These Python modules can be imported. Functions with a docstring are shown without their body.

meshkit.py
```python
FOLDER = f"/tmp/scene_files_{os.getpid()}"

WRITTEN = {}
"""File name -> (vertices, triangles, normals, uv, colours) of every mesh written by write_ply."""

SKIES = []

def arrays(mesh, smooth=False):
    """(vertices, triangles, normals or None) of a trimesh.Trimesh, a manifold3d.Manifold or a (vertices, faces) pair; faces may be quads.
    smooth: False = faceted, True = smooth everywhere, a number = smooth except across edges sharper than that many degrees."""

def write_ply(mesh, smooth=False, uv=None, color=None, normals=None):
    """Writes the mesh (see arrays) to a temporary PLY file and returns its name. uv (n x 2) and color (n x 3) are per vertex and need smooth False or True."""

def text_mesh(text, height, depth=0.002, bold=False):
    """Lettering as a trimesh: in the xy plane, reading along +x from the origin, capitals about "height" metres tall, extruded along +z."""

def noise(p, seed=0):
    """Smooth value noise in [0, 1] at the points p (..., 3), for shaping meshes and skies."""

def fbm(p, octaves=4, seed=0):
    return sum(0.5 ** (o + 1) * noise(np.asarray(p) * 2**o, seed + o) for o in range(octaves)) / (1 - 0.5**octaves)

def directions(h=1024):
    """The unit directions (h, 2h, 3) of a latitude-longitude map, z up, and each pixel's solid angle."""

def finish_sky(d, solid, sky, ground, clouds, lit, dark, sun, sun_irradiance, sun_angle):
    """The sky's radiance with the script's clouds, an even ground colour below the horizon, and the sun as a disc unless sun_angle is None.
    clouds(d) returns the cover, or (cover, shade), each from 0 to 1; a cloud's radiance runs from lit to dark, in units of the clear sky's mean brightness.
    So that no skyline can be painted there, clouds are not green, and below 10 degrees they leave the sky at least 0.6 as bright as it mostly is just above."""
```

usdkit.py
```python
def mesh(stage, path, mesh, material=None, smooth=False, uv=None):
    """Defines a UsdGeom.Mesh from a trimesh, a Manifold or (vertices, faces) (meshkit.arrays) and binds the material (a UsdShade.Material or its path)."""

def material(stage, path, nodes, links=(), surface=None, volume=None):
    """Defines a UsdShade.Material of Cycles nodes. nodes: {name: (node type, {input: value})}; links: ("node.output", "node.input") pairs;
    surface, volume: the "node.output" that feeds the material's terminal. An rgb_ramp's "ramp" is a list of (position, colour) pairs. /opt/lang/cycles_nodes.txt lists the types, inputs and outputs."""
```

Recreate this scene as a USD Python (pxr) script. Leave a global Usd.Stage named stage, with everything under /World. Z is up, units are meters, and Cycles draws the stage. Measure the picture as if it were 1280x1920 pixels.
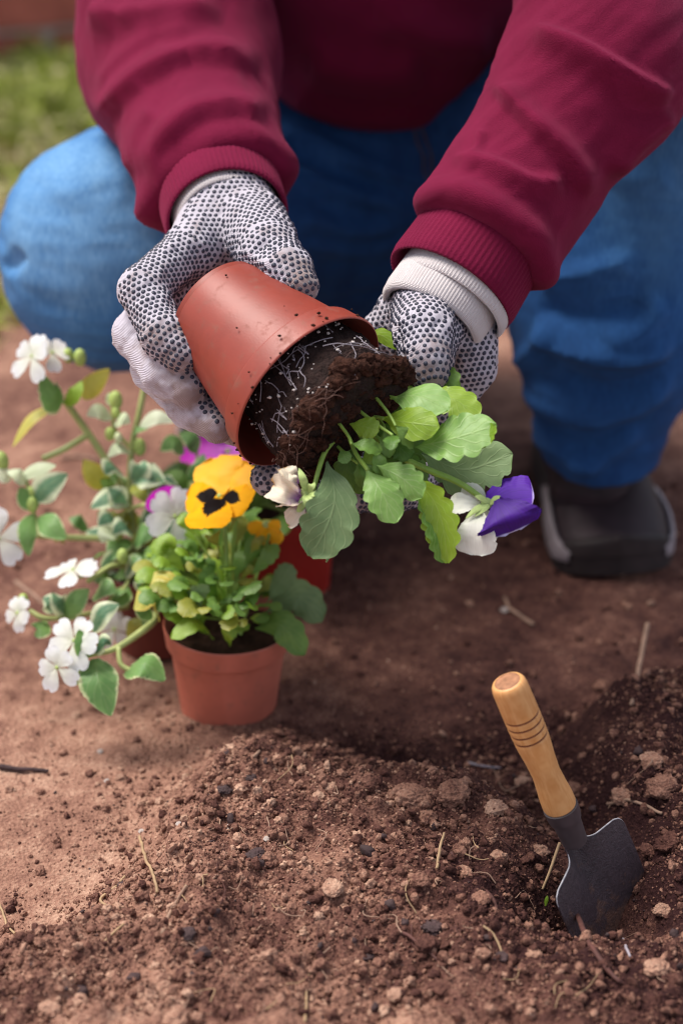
import math, random
import numpy as np, trimesh, manifold3d, usdkit, meshkit
from scipy.spatial import cKDTree
from pxr import Usd, UsdGeom, UsdLux, UsdShade, Gf, Sdf, Vt

stage = Usd.Stage.CreateInMemory()
UsdGeom.SetStageUpAxis(stage, 'Z'); UsdGeom.SetStageMetersPerUnit(stage, 1.0)
UsdGeom.Xform.Define(stage, '/World'); UsdGeom.Scope.Define(stage, '/World/Looks')

# ------------------------------------------------------------------ camera, sky, sun, exposure
PITCH, CAM_H, FOC = math.radians(26.4), 0.85, 3600.0        # FOC: focal length in photograph pixels (1280 x 1920)
cam = UsdGeom.Camera.Define(stage, '/World/camera')
cam.CreateHorizontalApertureAttr(24.0); cam.CreateVerticalApertureAttr(36.0)
cam.CreateFocalLengthAttr(24.0 * FOC / 1280.0)
cam.CreateFStopAttr(3.4); cam.CreateFocusDistanceAttr(1.345)
cam.CreateClippingRangeAttr(Gf.Vec2f(0.05, 500))
cam.CreateExposureAttr(1.24)
cam.AddTranslateOp().Set(Gf.Vec3d(0, 0, CAM_H)); cam.AddRotateXOp().Set(90 - math.degrees(PITCH))

SUN = np.array([-0.42, 0.16, 0.90]); SUN /= np.linalg.norm(SUN)
sun_el, sun_rot = math.asin(SUN[2]), math.atan2(SUN[0], SUN[1])
sky = UsdLux.DomeLight.Define(stage, '/World/sky')
skymat = usdkit.material(stage, '/World/Looks/sky_air', {
    's': ('sky_texture', dict(sky_type='single_scattering', sun_disc=False, sun_elevation=sun_el, sun_rotation=sun_rot, aerosol_density=3.0)),
    'm': ('mix_color', dict(blend_type='mix', fac=0.55, b=(3.4, 3.3, 3.4))),
    'b': ('background_shader', dict(strength=0.097))},
    [('s.color', 'm.a'), ('m.result', 'b.color')], surface='b.background')
UsdShade.MaterialBindingAPI.Apply(sky.GetPrim()).Bind(skymat)
sky.GetPrim().SetCustomDataByKey('kind', 'structure')
sun = UsdLux.DistantLight.Define(stage, '/World/sun')
sun.CreateIntensityAttr(0.60); sun.CreateAngleAttr(30.0); sun.CreateNormalizeAttr(True); sun.CreateColorAttr(Gf.Vec3f(1.0, 0.95, 0.88))
sun.AddTransformOp().Set(Gf.Matrix4d(Gf.Rotation(Gf.Vec3d(0, 0, 1), Gf.Vec3d(*map(float, SUN))), Gf.Vec3d(0, 0, 4)))

# ------------------------------------------------------------------ helpers
C0 = np.array([0, 0, CAM_H]); FWD = np.array([0, math.cos(PITCH), -math.sin(PITCH)]); UPV = np.array([0, math.sin(PITCH), math.cos(PITCH)]); RGT = np.array([1.0, 0, 0])
def W(px, py, d):
    "the point of the place that lies d metres deep behind this point of the photograph"
    return C0 + FWD * d + RGT * ((px - 640) / FOC * d) + UPV * ((960 - py) / FOC * d)
def G(px, py, z=0.0):
    "the point of the ground (at height z) seen there"
    dep = FWD + RGT * ((px - 640) / FOC) + UPV * ((960 - py) / FOC)
    return C0 + dep * ((z - CAM_H) / dep[2])
def PX(P):
    r = np.asarray(P) - C0; d = r @ FWD
    return np.stack([640 + FOC * (r @ RGT) / d, 960 - FOC * (r @ UPV) / d], -1)
def DEP(P): return float((np.asarray(P) - C0) @ FWD)
def nrm(v): v = np.asarray(v, float); return v / (np.linalg.norm(v) + 1e-12)
def camdir(r, u, f): return nrm(RGT * r + UPV * u + FWD * f)

used = {}
def numbered(parent, name):
    k = used.get((parent, name), 0); used[(parent, name)] = k + 1
    return name if k == 0 else f'{name}_{k:03d}'
base_of = {}
def tag(prim, label=None, cat=None, group=None, kind=None):
    for k, v in (('label', label), ('category', cat), ('group', group), ('kind', kind)):
        if v: prim.SetCustomDataByKey(k, v)
    return prim
def thing(name, label, cat, base=(0, 0, 0), group=None):
    path = '/World/' + numbered('/World', name)
    x = UsdGeom.Xform.Define(stage, path); x.AddTranslateOp().Set(Gf.Vec3d(*map(float, base)))
    base_of[path] = np.asarray(base, float)
    return tag(x.GetPrim(), label, cat, group)
def obj(name, mesh, mat, parent=None, smooth=True, uv=None, label=None, cat=None, group=None, kind=None):
    "one Mesh prim; mesh is (v, f) in world coordinates"
    pp = '/World' if parent is None else str(parent.GetPath())
    path = pp + '/' + numbered(pp, name)
    v, f, _ = meshkit.arrays(mesh)
    b = np.zeros(3)
    for k in base_of:
        if path.startswith(k + '/'): b = base_of[k]
    m = usdkit.mesh(stage, path, (v - b, f), M[mat] if isinstance(mat, str) else mat, smooth=smooth, uv=uv)
    m.CreateDoubleSidedAttr(True)
    return tag(m.GetPrim(), label, cat, group, kind)
def primvar(prim, name, values):
    UsdGeom.PrimvarsAPI(prim).CreatePrimvar(name, Sdf.ValueTypeNames.FloatArray, 'vertex').Set(Vt.FloatArray.FromNumpy(np.asarray(values, np.float32)))

class MB:
    "collects pieces of ONE part"
    def __init__(s): s.v, s.f, s.u, s.n = [], [], [], 0
    def add(s, v, f, uv=None):
        s.v.append(np.asarray(v, float)); s.f.append(np.asarray(f, int) + s.n); s.n += len(v)
        s.u.append(np.zeros((len(v), 2)) if uv is None else uv)
    def get(s): return np.vstack(s.v), np.vstack(s.f)
    def uv(s): return np.vstack(s.u)
def quads(nu, nv, closed=False):
    i, j = np.meshgrid(np.arange(nu - 1), np.arange(nv if closed else nv - 1), indexing='ij')
    k = (j + 1) % nv
    a, b, c, d = i * nv + j, i * nv + k, (i + 1) * nv + k, (i + 1) * nv + j
    return np.vstack([np.stack([a, b, c], -1).reshape(-1, 3), np.stack([a, c, d], -1).reshape(-1, 3)])
def frame(axis):
    a = nrm(axis); r = np.cross(a, [0, 0, 1.0] if abs(a[2]) < 0.9 else [1.0, 0, 0]); r = nrm(r)
    return r, np.cross(a, r), a
def spline(pts, n):
    p = np.asarray(pts, float)
    if len(p) == 2: return p[0] + (p[1] - p[0]) * np.linspace(0, 1, n)[:, None]
    q = np.vstack([2 * p[0] - p[1], p, 2 * p[-1] - p[-2]]); out = []
    for t in np.linspace(0, len(p) - 1 - 1e-9, n):
        i = int(t); u = t - i; a, b, c, d = q[i:i + 4]
        out.append(0.5 * (2 * b + (c - a) * u + (2 * a - 5 * b + 4 * c - d) * u * u + (3 * b - a - 3 * c + d) * u ** 3))
    return np.array(out)
def tube(pts, radii, sides=7, n=None, caps=True):
    p = spline(pts, n or max(4, 4 * len(pts)))
    r = np.interp(np.linspace(0, 1, len(p)), np.linspace(0, 1, np.size(radii)), np.atleast_1d(radii)) if np.size(radii) > 1 else np.full(len(p), float(np.ravel(radii)[0]))
    t = np.gradient(p, axis=0); t /= np.linalg.norm(t, axis=1, keepdims=True) + 1e-12
    a = frame(t[0])[0]; A = []
    for k in range(len(p)):
        a = nrm(a - t[k] * (a @ t[k])); A.append(a)
    A = np.array(A); B = np.cross(t, A); ang = np.arange(sides) * 2 * np.pi / sides
    v = p[:, None] + r[:, None, None] * (np.cos(ang)[None, :, None] * A[:, None] + np.sin(ang)[None, :, None] * B[:, None])
    f = quads(len(p), sides, True); v = v.reshape(-1, 3)
    if caps:
        m = len(v); v = np.vstack([v, p[0], p[-1]]); L = (len(p) - 1) * sides
        f = np.vstack([f] + [[[m, (j + 1) % sides, j], [m + 1, L + j, L + (j + 1) % sides]] for j in range(sides)])
    return v, f
def lathe(prof, origin, axis, n=72, mod=None, xr=None):
    "closed profile of (radius, height) turned about an axis; mod(theta, k) scales radii"
    r, b, a = frame(axis)
    if xr is not None and np.linalg.norm(np.cross(xr, a)) > .05: r = nrm(xr - a * (np.asarray(xr) @ a)); b = np.cross(a, r)
    th = np.arange(n) * 2 * np.pi / n; prof = np.asarray(prof, float)
    R = np.broadcast_to(prof[:, :1], (len(prof), n)).copy()
    if mod is not None: R = R * mod(th[None, :], np.arange(len(prof))[:, None])
    v = np.asarray(origin) + R[..., None] * (np.cos(th)[None, :, None] * r + np.sin(th)[None, :, None] * b) + prof[:, 1][:, None, None] * a
    return v.reshape(-1, 3), quads(len(prof), n, True)
def ico(sub, c, r): 
    m = trimesh.creation.icosphere(sub, 1.0); return np.array(m.vertices) * r + np.asarray(c), np.array(m.faces)

CREASE = 1.0
# distance fields and surface nets for the soft shapes
def cap(P, a, b, ra, rb):
    a, b = np.asarray(a, np.float32), np.asarray(b, np.float32); ab = b - a; q = P - a
    t = np.clip((q @ ab) / (ab @ ab + 1e-12), 0, 1)
    return np.sqrt(((q - t[:, None] * ab) ** 2).sum(1)) - (np.float32(ra) + t * np.float32(rb - ra))
def chain(P, pts, rs, k=0.0):
    d = cap(P, pts[0], pts[1], rs[0], rs[1])
    for i in range(1, len(pts) - 1):
        e = cap(P, pts[i], pts[i + 1], rs[i], rs[i + 1]); d = smin(d, e, k) if k else np.minimum(d, e)
    return d
def smin(a, b, k):
    h = np.maximum(k - np.abs(a - b), 0) / k
    return np.minimum(a, b) - h * h * k * 0.25
def ell(P, c, r):
    q = (P - np.asarray(c, np.float32)) / np.asarray(r, np.float32); l = np.sqrt((q * q).sum(1))
    return (l - 1) * l / (np.sqrt(((q / np.asarray(r, np.float32)) ** 2).sum(1)) + 1e-9)
def nets(f, lo, hi, h):
    lo, hi = np.asarray(lo, float), np.asarray(hi, float)
    n = np.ceil((hi - lo) / h).astype(int) + 1
    ax = [(lo[k] + h * np.arange(n[k])).astype(np.float32) for k in range(3)]
    D = np.empty(n, np.float32); step = max(1, 400000 // (n[1] * n[2]))
    for i in range(0, n[0], step):
        X, Y, Z = np.meshgrid(ax[0][i:i + step], ax[1], ax[2], indexing='ij')
        D[i:i + step] = f(np.stack([X, Y, Z], -1).reshape(-1, 3)).reshape(X.shape)
    S = D < 0; c = [(i, j, k) for i in (0, 1) for j in (0, 1) for k in (0, 1)]
    sl = lambda A, o: A[o[0]:A.shape[0] - 1 + o[0], o[1]:A.shape[1] - 1 + o[1], o[2]:A.shape[2] - 1 + o[2]]
    cnt = sum(sl(S, o).astype(np.int8) for o in c); act = (cnt > 0) & (cnt < 8)
    idx = np.full(act.shape, -1, np.int64); cells = np.argwhere(act); idx[act] = np.arange(len(cells))
    acc, num = np.zeros((len(cells), 3)), np.zeros(len(cells))
    for o in c:
        for k in range(3):
            if o[k]: continue
            o2 = list(o); o2[k] = 1
            a, b = D[tuple((cells + o).T)], D[tuple((cells + o2).T)]
            m = (a < 0) != (b < 0); t = np.where(m, a / np.where(m, a - b, 1), 0)
            p = np.tile(np.asarray(o, float), (len(cells), 1)); p[:, k] = t
            acc[m] += p[m]; num[m] += 1
    V = lo + h * (cells + acc / num[:, None]); F = []
    for k in range(3):
        u, v = (k + 1) % 3, (k + 2) % 3; e = [0, 0, 0]; e[k] = 1
        A = S[tuple(slice(0, S.shape[q] - e[q]) for q in range(3))]; B = S[tuple(slice(e[q], S.shape[q]) for q in range(3))]
        g = np.argwhere(A != B); ok = np.all([(g[:, q] > 0) & (g[:, q] < S.shape[q] - 1) for q in (u, v)], axis=0); g = g[ok]
        fl = A[tuple(g.T)]
        def cell(du, dv):
            x = g.copy(); x[:, u] -= du; x[:, v] -= dv; return idx[tuple(x.T)]
        q = np.stack([cell(1, 1), cell(0, 1), cell(0, 0), cell(1, 0)], -1); q[~fl] = q[~fl][:, ::-1]
        F += [q[:, [0, 1, 2]], q[:, [0, 2, 3]]]
    return V, np.vstack(F)
def vnormals(v, f): return meshkit.arrays((v, f), True)[2]
def relax(v, f, it=4, lam=0.5):
    e = np.vstack([f[:, [0, 1]], f[:, [1, 2]], f[:, [2, 0]]]); deg = np.bincount(e.ravel(), minlength=len(v))[:, None].astype(float)
    v = v.copy()
    for k in range(it):
        s = np.zeros_like(v)
        for c in range(3): s[:, c] = np.bincount(e[:, 0], v[e[:, 1], c], len(v)) + np.bincount(e[:, 1], v[e[:, 0], c], len(v))
        v += (lam if k % 2 == 0 else -lam * 0.98) * (s / np.maximum(deg, 1) - v)
    return v
def folds(v, f, strokes):
    "raises cloth folds on the viewer's side along drawn lines; stroke: (points, height m, width on its left px, on its right px)"
    n = vnormals(v, f); p = PX(v); w = np.clip(((n * (C0 - v)).sum(1) / np.linalg.norm(C0 - v, axis=1) + 0.15) / 0.4, 0, 1)
    disp = np.zeros(len(v))
    for pts, amp, wl, wr in strokes:
        amp = amp * CREASE; s = spline([(x, y) for x, y in pts], 12 * len(pts)); best, sd, tt = np.full(len(v), 1e9), np.zeros(len(v)), np.zeros(len(v))
        for i in range(len(s) - 1):
            a, b = s[i], s[i + 1]; ab = b - a; q = p - a
            t0 = (q @ ab) / (ab @ ab + 1e-9); t = np.clip(t0, 0, 1); dd = np.linalg.norm(q - t[:, None] * ab, axis=1)
            m = dd < best; best[m] = dd[m]; sd[m] = np.sign(ab[0] * q[m, 1] - ab[1] * q[m, 0]); tt[m] = (i + t[m]) / (len(s) - 1)
        wd = np.where(sd > 0, wr, wl); taper = np.clip(np.minimum(tt, 1 - tt) / 0.18, 0.0, 1) 
        disp += amp * np.exp(-(best / wd) ** 2) * (taper * taper * (3 - 2 * taper))
    return v + n * (disp * w)[:, None]

# ------------------------------------------------------------------ materials
M = {}
def mat(name, nodes, links, surface='p.BSDF'):
    M[name] = usdkit.material(stage, '/World/Looks/' + name, nodes, links, surface=surface)
POS = ('geometry', {})
def plain(name, c, rough=0.5, spec=0.4, var=0.15, scale=40, bump=0.0, bscale=300, sheen=0.0, dist=0.002):
    c = np.asarray(c)
    nodes = {'g': POS, 'n': ('noise_texture', dict(scale=scale, detail=4)), 'r': ('rgb_ramp', {'ramp': [(0.25, tuple(c * (1 - var))), (0.75, tuple(np.minimum(c * (1 + var), 1)))]}),
             'p': ('principled_bsdf', dict(roughness=rough, specular_ior_level=spec, sheen_weight=sheen, sheen_roughness=0.4, sheen_tint=tuple(np.minimum(c * 2 + 0.1, 1))))}
    links = [('g.position', 'n.vector'), ('n.fac', 'r.fac'), ('r.color', 'p.base_color')]
    if bump:
        nodes['n2'] = ('noise_texture', dict(scale=bscale, detail=4)); nodes['b'] = ('bump', dict(strength=bump, distance=dist))
        links += [('g.position', 'n2.vector'), ('n2.fac', 'b.height'), ('b.normal', 'p.normal')]
    mat(name, nodes, links)
def leafmat(name, c1, c2, vein=(0.3, 0.4, 0.15), margin=None, m0=0.62, m1=0.8, trans=0.28, nv=6.0, vfac=0.38, rough=0.44, dark=None):
    nodes = {'tc': ('texture_coordinate', {}), 's': ('separate_xyz', {}), 'g': POS,
             'a0': ('math', dict(math_type='subtract', value2=0.5)), 'a1': ('math', dict(math_type='absolute')), 'a': ('math', dict(math_type='multiply', value2=2.0)),
             'k': ('math', dict(math_type='multiply', value2=-0.42)), 'ph': ('math', dict(math_type='add')), 'ph2': ('math', dict(math_type='multiply', value2=nv * 6.283)),
             'sn': ('math', dict(math_type='sine')), 'sv': ('map_range', dict(from_min=0.86, from_max=1.0, clamp=True)),
             'mid': ('map_range', dict(from_min=0.0, from_max=0.06, to_min=1.0, to_max=0.0, clamp=True)), 'vv': ('math', dict(math_type='maximum')),
             'n': ('noise_texture', dict(scale=95, detail=5, roughness=0.65)), 'o': ('object_info', {}), 'no': ('math', dict(math_type='multiply_add', value2=0.5, value3=0.0)), 'nn': ('math', dict(math_type='add')),
             'r': ('rgb_ramp', {'ramp': [(0.35, c1), (0.95, c2)]}), 'vf': ('math', dict(math_type='multiply', value2=vfac)),
             'mv': ('mix_color', dict(b=vein)), 'h': ('math', dict(math_type='multiply', value2=-1.0)), 'n3': ('noise_texture', dict(scale=600, detail=2)), 'hh': ('math', dict(math_type='multiply_add', value2=0.25)),
             'b': ('bump', dict(strength=0.28, distance=0.0010)),
             'p': ('principled_bsdf', dict(roughness=rough, specular_ior_level=0.35)), 't': ('translucent_bsdf', {}), 'hs': ('hsv', dict(saturation=1.1, value=1.3)), 'mx': ('mix_closure', dict(fac=trans))}
    links = [('tc.UV', 's.vector'), ('s.y', 'a0.value1'), ('a0.value', 'a1.value1'), ('a1.value', 'a.value1'), ('a.value', 'k.value1'), ('s.x', 'ph.value1'), ('k.value', 'ph.value2'),
             ('ph.value', 'ph2.value1'), ('ph2.value', 'sn.value1'), ('sn.value', 'sv.value'), ('a.value', 'mid.value'), ('sv.result', 'vv.value1'), ('mid.result', 'vv.value2'),
             ('g.position', 'n.vector'), ('o.random', 'no.value1'), ('no.value', 'nn.value1'), ('n.fac', 'nn.value2'), ('nn.value', 'r.fac'), ('vv.value', 'vf.value1'), ('vf.value', 'mv.fac'), ('r.color', 'mv.a'),
             ('vv.value', 'h.value1'), ('g.position', 'n3.vector'), ('n3.fac', 'hh.value1'), ('h.value', 'hh.value3'), ('hh.value', 'b.height'), ('b.normal', 'p.normal'),
             ('p.BSDF', 'mx.closure1'), ('t.BSDF', 'mx.closure2')]
    col = 'mv.result'
    if margin is not None:
        nodes['mn'] = ('noise_texture', dict(scale=140, detail=3)); nodes['mm'] = ('math', dict(math_type='multiply_add', value2=0.5)); nodes['mr'] = ('map_range', dict(from_min=m0 + 0.25, from_max=m1 + 0.25, clamp=True)); nodes['mc'] = ('mix_color', dict(b=margin))
        links += [('g.position', 'mn.vector'), ('mn.fac', 'mm.value1'), ('a.value', 'mm.value3'), ('mm.value', 'mr.value'), ('mr.result', 'mc.fac'), (col, 'mc.a')]; col = 'mc.result'
    links += [(col, 'p.base_color'), (col, 'hs.color'), ('hs.color', 't.color')]
    mat(name, nodes, links, 'mx.closure')
def petalmat(name, inner, outer, r0=0.0, r1=1.0, trans=0.35, blotch=None, b0=0.55, lines=0.12, edge=None, rough=0.55, spec=0.25):
    nodes = {'tc': ('texture_coordinate', {}), 's': ('separate_xyz', {}), 'g': POS,
             'r': ('rgb_ramp', {'ramp': [(r0, inner), (r1, outer)]}), 'cx': ('combine_xyz', {}), 'sx': ('math', dict(math_type='multiply', value2=1.2)), 'sy': ('math', dict(math_type='multiply', value2=26.0)),
             'n': ('noise_texture', dict(scale=1.0, detail=3)), 'md': ('map_range', dict(from_min=0.3, from_max=0.7, to_min=1 - lines, to_max=1.0, clamp=True)),
             'mu': ('mix_color', dict(blend_type='multiply', fac=1.0)), 'b': ('bump', dict(strength=0.35, distance=0.0008)),
             'p': ('principled_bsdf', dict(roughness=rough, specular_ior_level=spec, sheen_weight=0.15 if spec > .1 else 0.0)), 't': ('translucent_bsdf', {}), 'mx': ('mix_closure', dict(fac=trans))}
    links = [('tc.UV', 's.vector'), ('s.x', 'r.fac'), ('s.x', 'sx.value1'), ('s.y', 'sy.value1'), ('sx.value', 'cx.x'), ('sy.value', 'cx.y'), ('cx.vector', 'n.vector'), ('n.fac', 'md.value'),
             ('r.color', 'mu.a'), ('md.result', 'mu.b'), ('n.fac', 'b.height'), ('b.normal', 'p.normal'), ('p.BSDF', 'mx.closure1'), ('t.BSDF', 'mx.closure2')]
    col = 'mu.result'
    if blotch is not None:
        nodes.update({'bm': ('math', dict(math_type='multiply_add', value2=0.30)), 'bp': ('math', dict(math_type='subtract', value2=0.5)), 'ba': ('math', dict(math_type='absolute')),
                      'bk': ('math', dict(math_type='multiply_add', value2=1.05)), 'br': ('map_range', dict(from_min=b0 - 0.02, from_max=b0 + 0.03, to_min=1.0, to_max=0.0, clamp=True)),
                      'b0': ('map_range', dict(from_min=0.03, from_max=0.09, clamp=True)), 'bb': ('math', dict(math_type='multiply')), 'mc': ('mix_color', dict(b=blotch))})
        links += [('s.y', 'bp.value1'), ('bp.value', 'ba.value1'), ('ba.value', 'bk.value1'), ('s.x', 'bk.value3'), ('n.fac', 'bm.value1'), ('bk.value', 'bm.value3'), ('bm.value', 'br.value'),
                  ('s.x', 'b0.value'), ('br.result', 'bb.value1'), ('b0.result', 'bb.value2'), ('bb.value', 'mc.fac'), (col, 'mc.a')]; col = 'mc.result'
    if edge is not None:
        nodes.update({'ee': ('map_range', dict(from_min=0.955, from_max=0.985, clamp=True)), 'ec': ('mix_color', dict(b=edge))}); links += [('s.x', 'ee.value'), ('ee.result', 'ec.fac'), (col, 'ec.a')]; col = 'ec.result'
    links += [(col, 'p.base_color'), (col, 't.color')]
    mat(name, nodes, links, 'mx.closure')

# soil: dry tan crust, darker moist earth where it was dug (primvar "moist")
def soilmat(name, attr=True, gain=1.0, lift=0.0):
    nodes = {'g': POS, 'n1': ('noise_texture', dict(scale=9, detail=6, roughness=0.6)), 'n2': ('noise_texture', dict(scale=55, detail=5, roughness=0.6)), 'n3': ('noise_texture', dict(scale=420, detail=4, roughness=0.65)),
             'v': ('voronoi_texture', dict(scale=330)), 'a': ('math', dict(math_type='multiply_add', value2=0.62)), 'a2': ('math', dict(math_type='multiply_add', value2=0.45)), 'a3': ('math', dict(math_type='multiply_add', value2=0.62)),
             'z': ('value', dict(value=-0.205 + lift)), 'r': ('rgb_ramp', {'ramp': [(0.18, (0.032 * gain, 0.0120 * gain, 0.0120 * gain)), (0.42, (0.122 * gain, 0.054 * gain, 0.041 * gain)), (0.62, (0.290 * gain, 0.151 * gain, 0.106 * gain)), (0.9, (0.55 * gain, 0.35 * gain, 0.25 * gain))]}),
             'h0': ('math', dict(math_type='multiply_add', value2=0.6)), 'b': ('bump', dict(strength=0.75, distance=0.004)), 'p': ('principled_bsdf', dict(roughness=0.92, specular_ior_level=0.12))}
    links = [('g.position', 'n1.vector'), ('g.position', 'n2.vector'), ('g.position', 'n3.vector'), ('g.position', 'v.vector'), ('n1.fac', 'a.value1'), ('z.value', 'a.value3'), ('n2.fac', 'a2.value1'), ('a.value', 'a2.value3'),
             ('n3.fac', 'a3.value1'), ('a2.value', 'a3.value3'), ('v.distance', 'h0.value1'), ('n3.fac', 'h0.value3'), ('h0.value', 'b.height'), ('b.normal', 'p.normal'), ('r.color', 'p.base_color')]
    last = 'a3.value'
    if attr:
        nodes.update({'m': ('attribute', dict(attribute='moist')), 'mk': ('math', dict(math_type='multiply_add', value2=-0.42))}); links += [('m.fac', 'mk.value1'), (last, 'mk.value3')]; last = 'mk.value'
    else:
        nodes.update({'m': ('object_info', {}), 'mk': ('math', dict(math_type='multiply_add', value2=-0.36))}); links += [('m.random', 'mk.value1'), (last, 'mk.value3')]; last = 'mk.value'
    links += [(last, 'r.fac')]
    mat(name, nodes, links)
soilmat('soil', True); soilmat('soil_crumb', False, lift=0.13); soilmat('moist_crumb', False, lift=-0.02); soilmat('clod_soil', False, gain=1.0, lift=0.10)
plain('potting_soil', (0.020, 0.0105, 0.009), 0.85, 0.15, 0.5, 300, 0.9, 500, dist=0.003)
plain('peat_fringe', (0.042, 0.017, 0.011), 0.9, 0.1, 0.6, 200, 0.9, 700, dist=0.003)
plain('white_root', (0.27, 0.235, 0.265), 0.6); plain('brown_root', (0.095, 0.042, 0.030), 0.7, var=0.4, scale=200)
plain('perlite', (0.48, 0.43, 0.41), 0.8); plain('pale_root', (0.27, 0.165, 0.115), 0.75, var=0.3, scale=90); plain('red_root', (0.075, 0.026, 0.020), 0.75, var=0.4, scale=120)
plain('straw', (0.32, 0.21, 0.115), 0.75, var=0.25, scale=120); plain('bark_chip', (0.045, 0.024, 0.024), 0.85, var=0.4, scale=120, bump=0.5); plain('pebble', (0.20, 0.13, 0.12), 0.7, var=0.3, scale=120, bump=0.4); plain('white_pebble', (0.36, 0.30, 0.27), 0.8)
def potmat(name, c, rough, dirt=(0.16, 0.075, 0.05)):
    c = np.asarray(c); mat(name, {'g': POS, 'n': ('noise_texture', dict(scale=26, detail=5, roughness=0.65)), 'r': ('rgb_ramp', {'ramp': [(0.3, tuple(c * .86)), (0.7, tuple(c * 1.12))]}), 'n2': ('noise_texture', dict(scale=75, detail=6, roughness=0.7)), 'd': ('map_range', dict(from_min=0.55, from_max=0.80, to_max=0.70, clamp=True)),
        'v': ('voronoi_texture', dict(scale=150)), 'vd': ('map_range', dict(from_min=0.05, from_max=0.11, to_min=0.75, to_max=0.0, clamp=True)), 'n4': ('noise_texture', dict(scale=45)), 'vk': ('map_range', dict(from_min=0.52, from_max=0.60, clamp=True)), 'vm': ('math', dict(math_type='multiply')), 'mx': ('math', dict(math_type='maximum')),
        'mc': ('mix_color', dict(b=dirt)), 'ro': ('math', dict(math_type='multiply_add', value2=0.5, value3=rough)), 'n3': ('noise_texture', dict(scale=700, detail=3)), 'b': ('bump', dict(strength=0.12, distance=0.0006)), 'p': ('principled_bsdf', dict(specular_ior_level=0.42))},
        [('g.position', 'n.vector'), ('n.fac', 'r.fac'), ('g.position', 'n2.vector'), ('n2.fac', 'd.value'), ('g.position', 'v.vector'), ('v.distance', 'vd.value'), ('g.position', 'n4.vector'), ('n4.fac', 'vk.value'), ('vd.result', 'vm.value1'), ('vk.result', 'vm.value2'), ('vm.value', 'mx.value1'), ('d.result', 'mx.value2'), ('mx.value', 'mc.fac'), ('r.color', 'mc.a'), ('mc.result', 'p.base_color'), ('mx.value', 'ro.value1'), ('ro.value', 'p.roughness'), ('g.position', 'n3.vector'), ('n3.fac', 'b.height'), ('b.normal', 'p.normal')])
potmat('terracotta_plastic', (0.37, 0.098, 0.063), 0.42); potmat('held_pot_plastic', (0.225, 0.037, 0.022), 0.46)
plain('red_plastic', (0.22, 0.012, 0.008), 0.4, 0.4, 0.12, 25); plain('maroon_plastic', (0.10, 0.018, 0.012), 0.4, 0.4, 0.15, 25)
plain('skin', (0.45, 0.24, 0.17), 0.5, 0.4, 0.08, 20, sheen=0.05); plain('hair', (0.03, 0.02, 0.015), 0.5); plain('eye', (0.6, 0.58, 0.55), 0.2)
plain('shoe_upper', (0.024, 0.0125, 0.0155), 0.6, 0.35, 0.35, 60, 0.3, 900); plain('shoe_sole', (0.020, 0.013, 0.013), 0.65, 0.3, 0.3, 60); plain('shoe_stripe', (0.24, 0.20, 0.21), 0.6)
plain('rubber_dot', (0.022, 0.024, 0.042), 0.5, 0.4, 0.25, 300)
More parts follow.
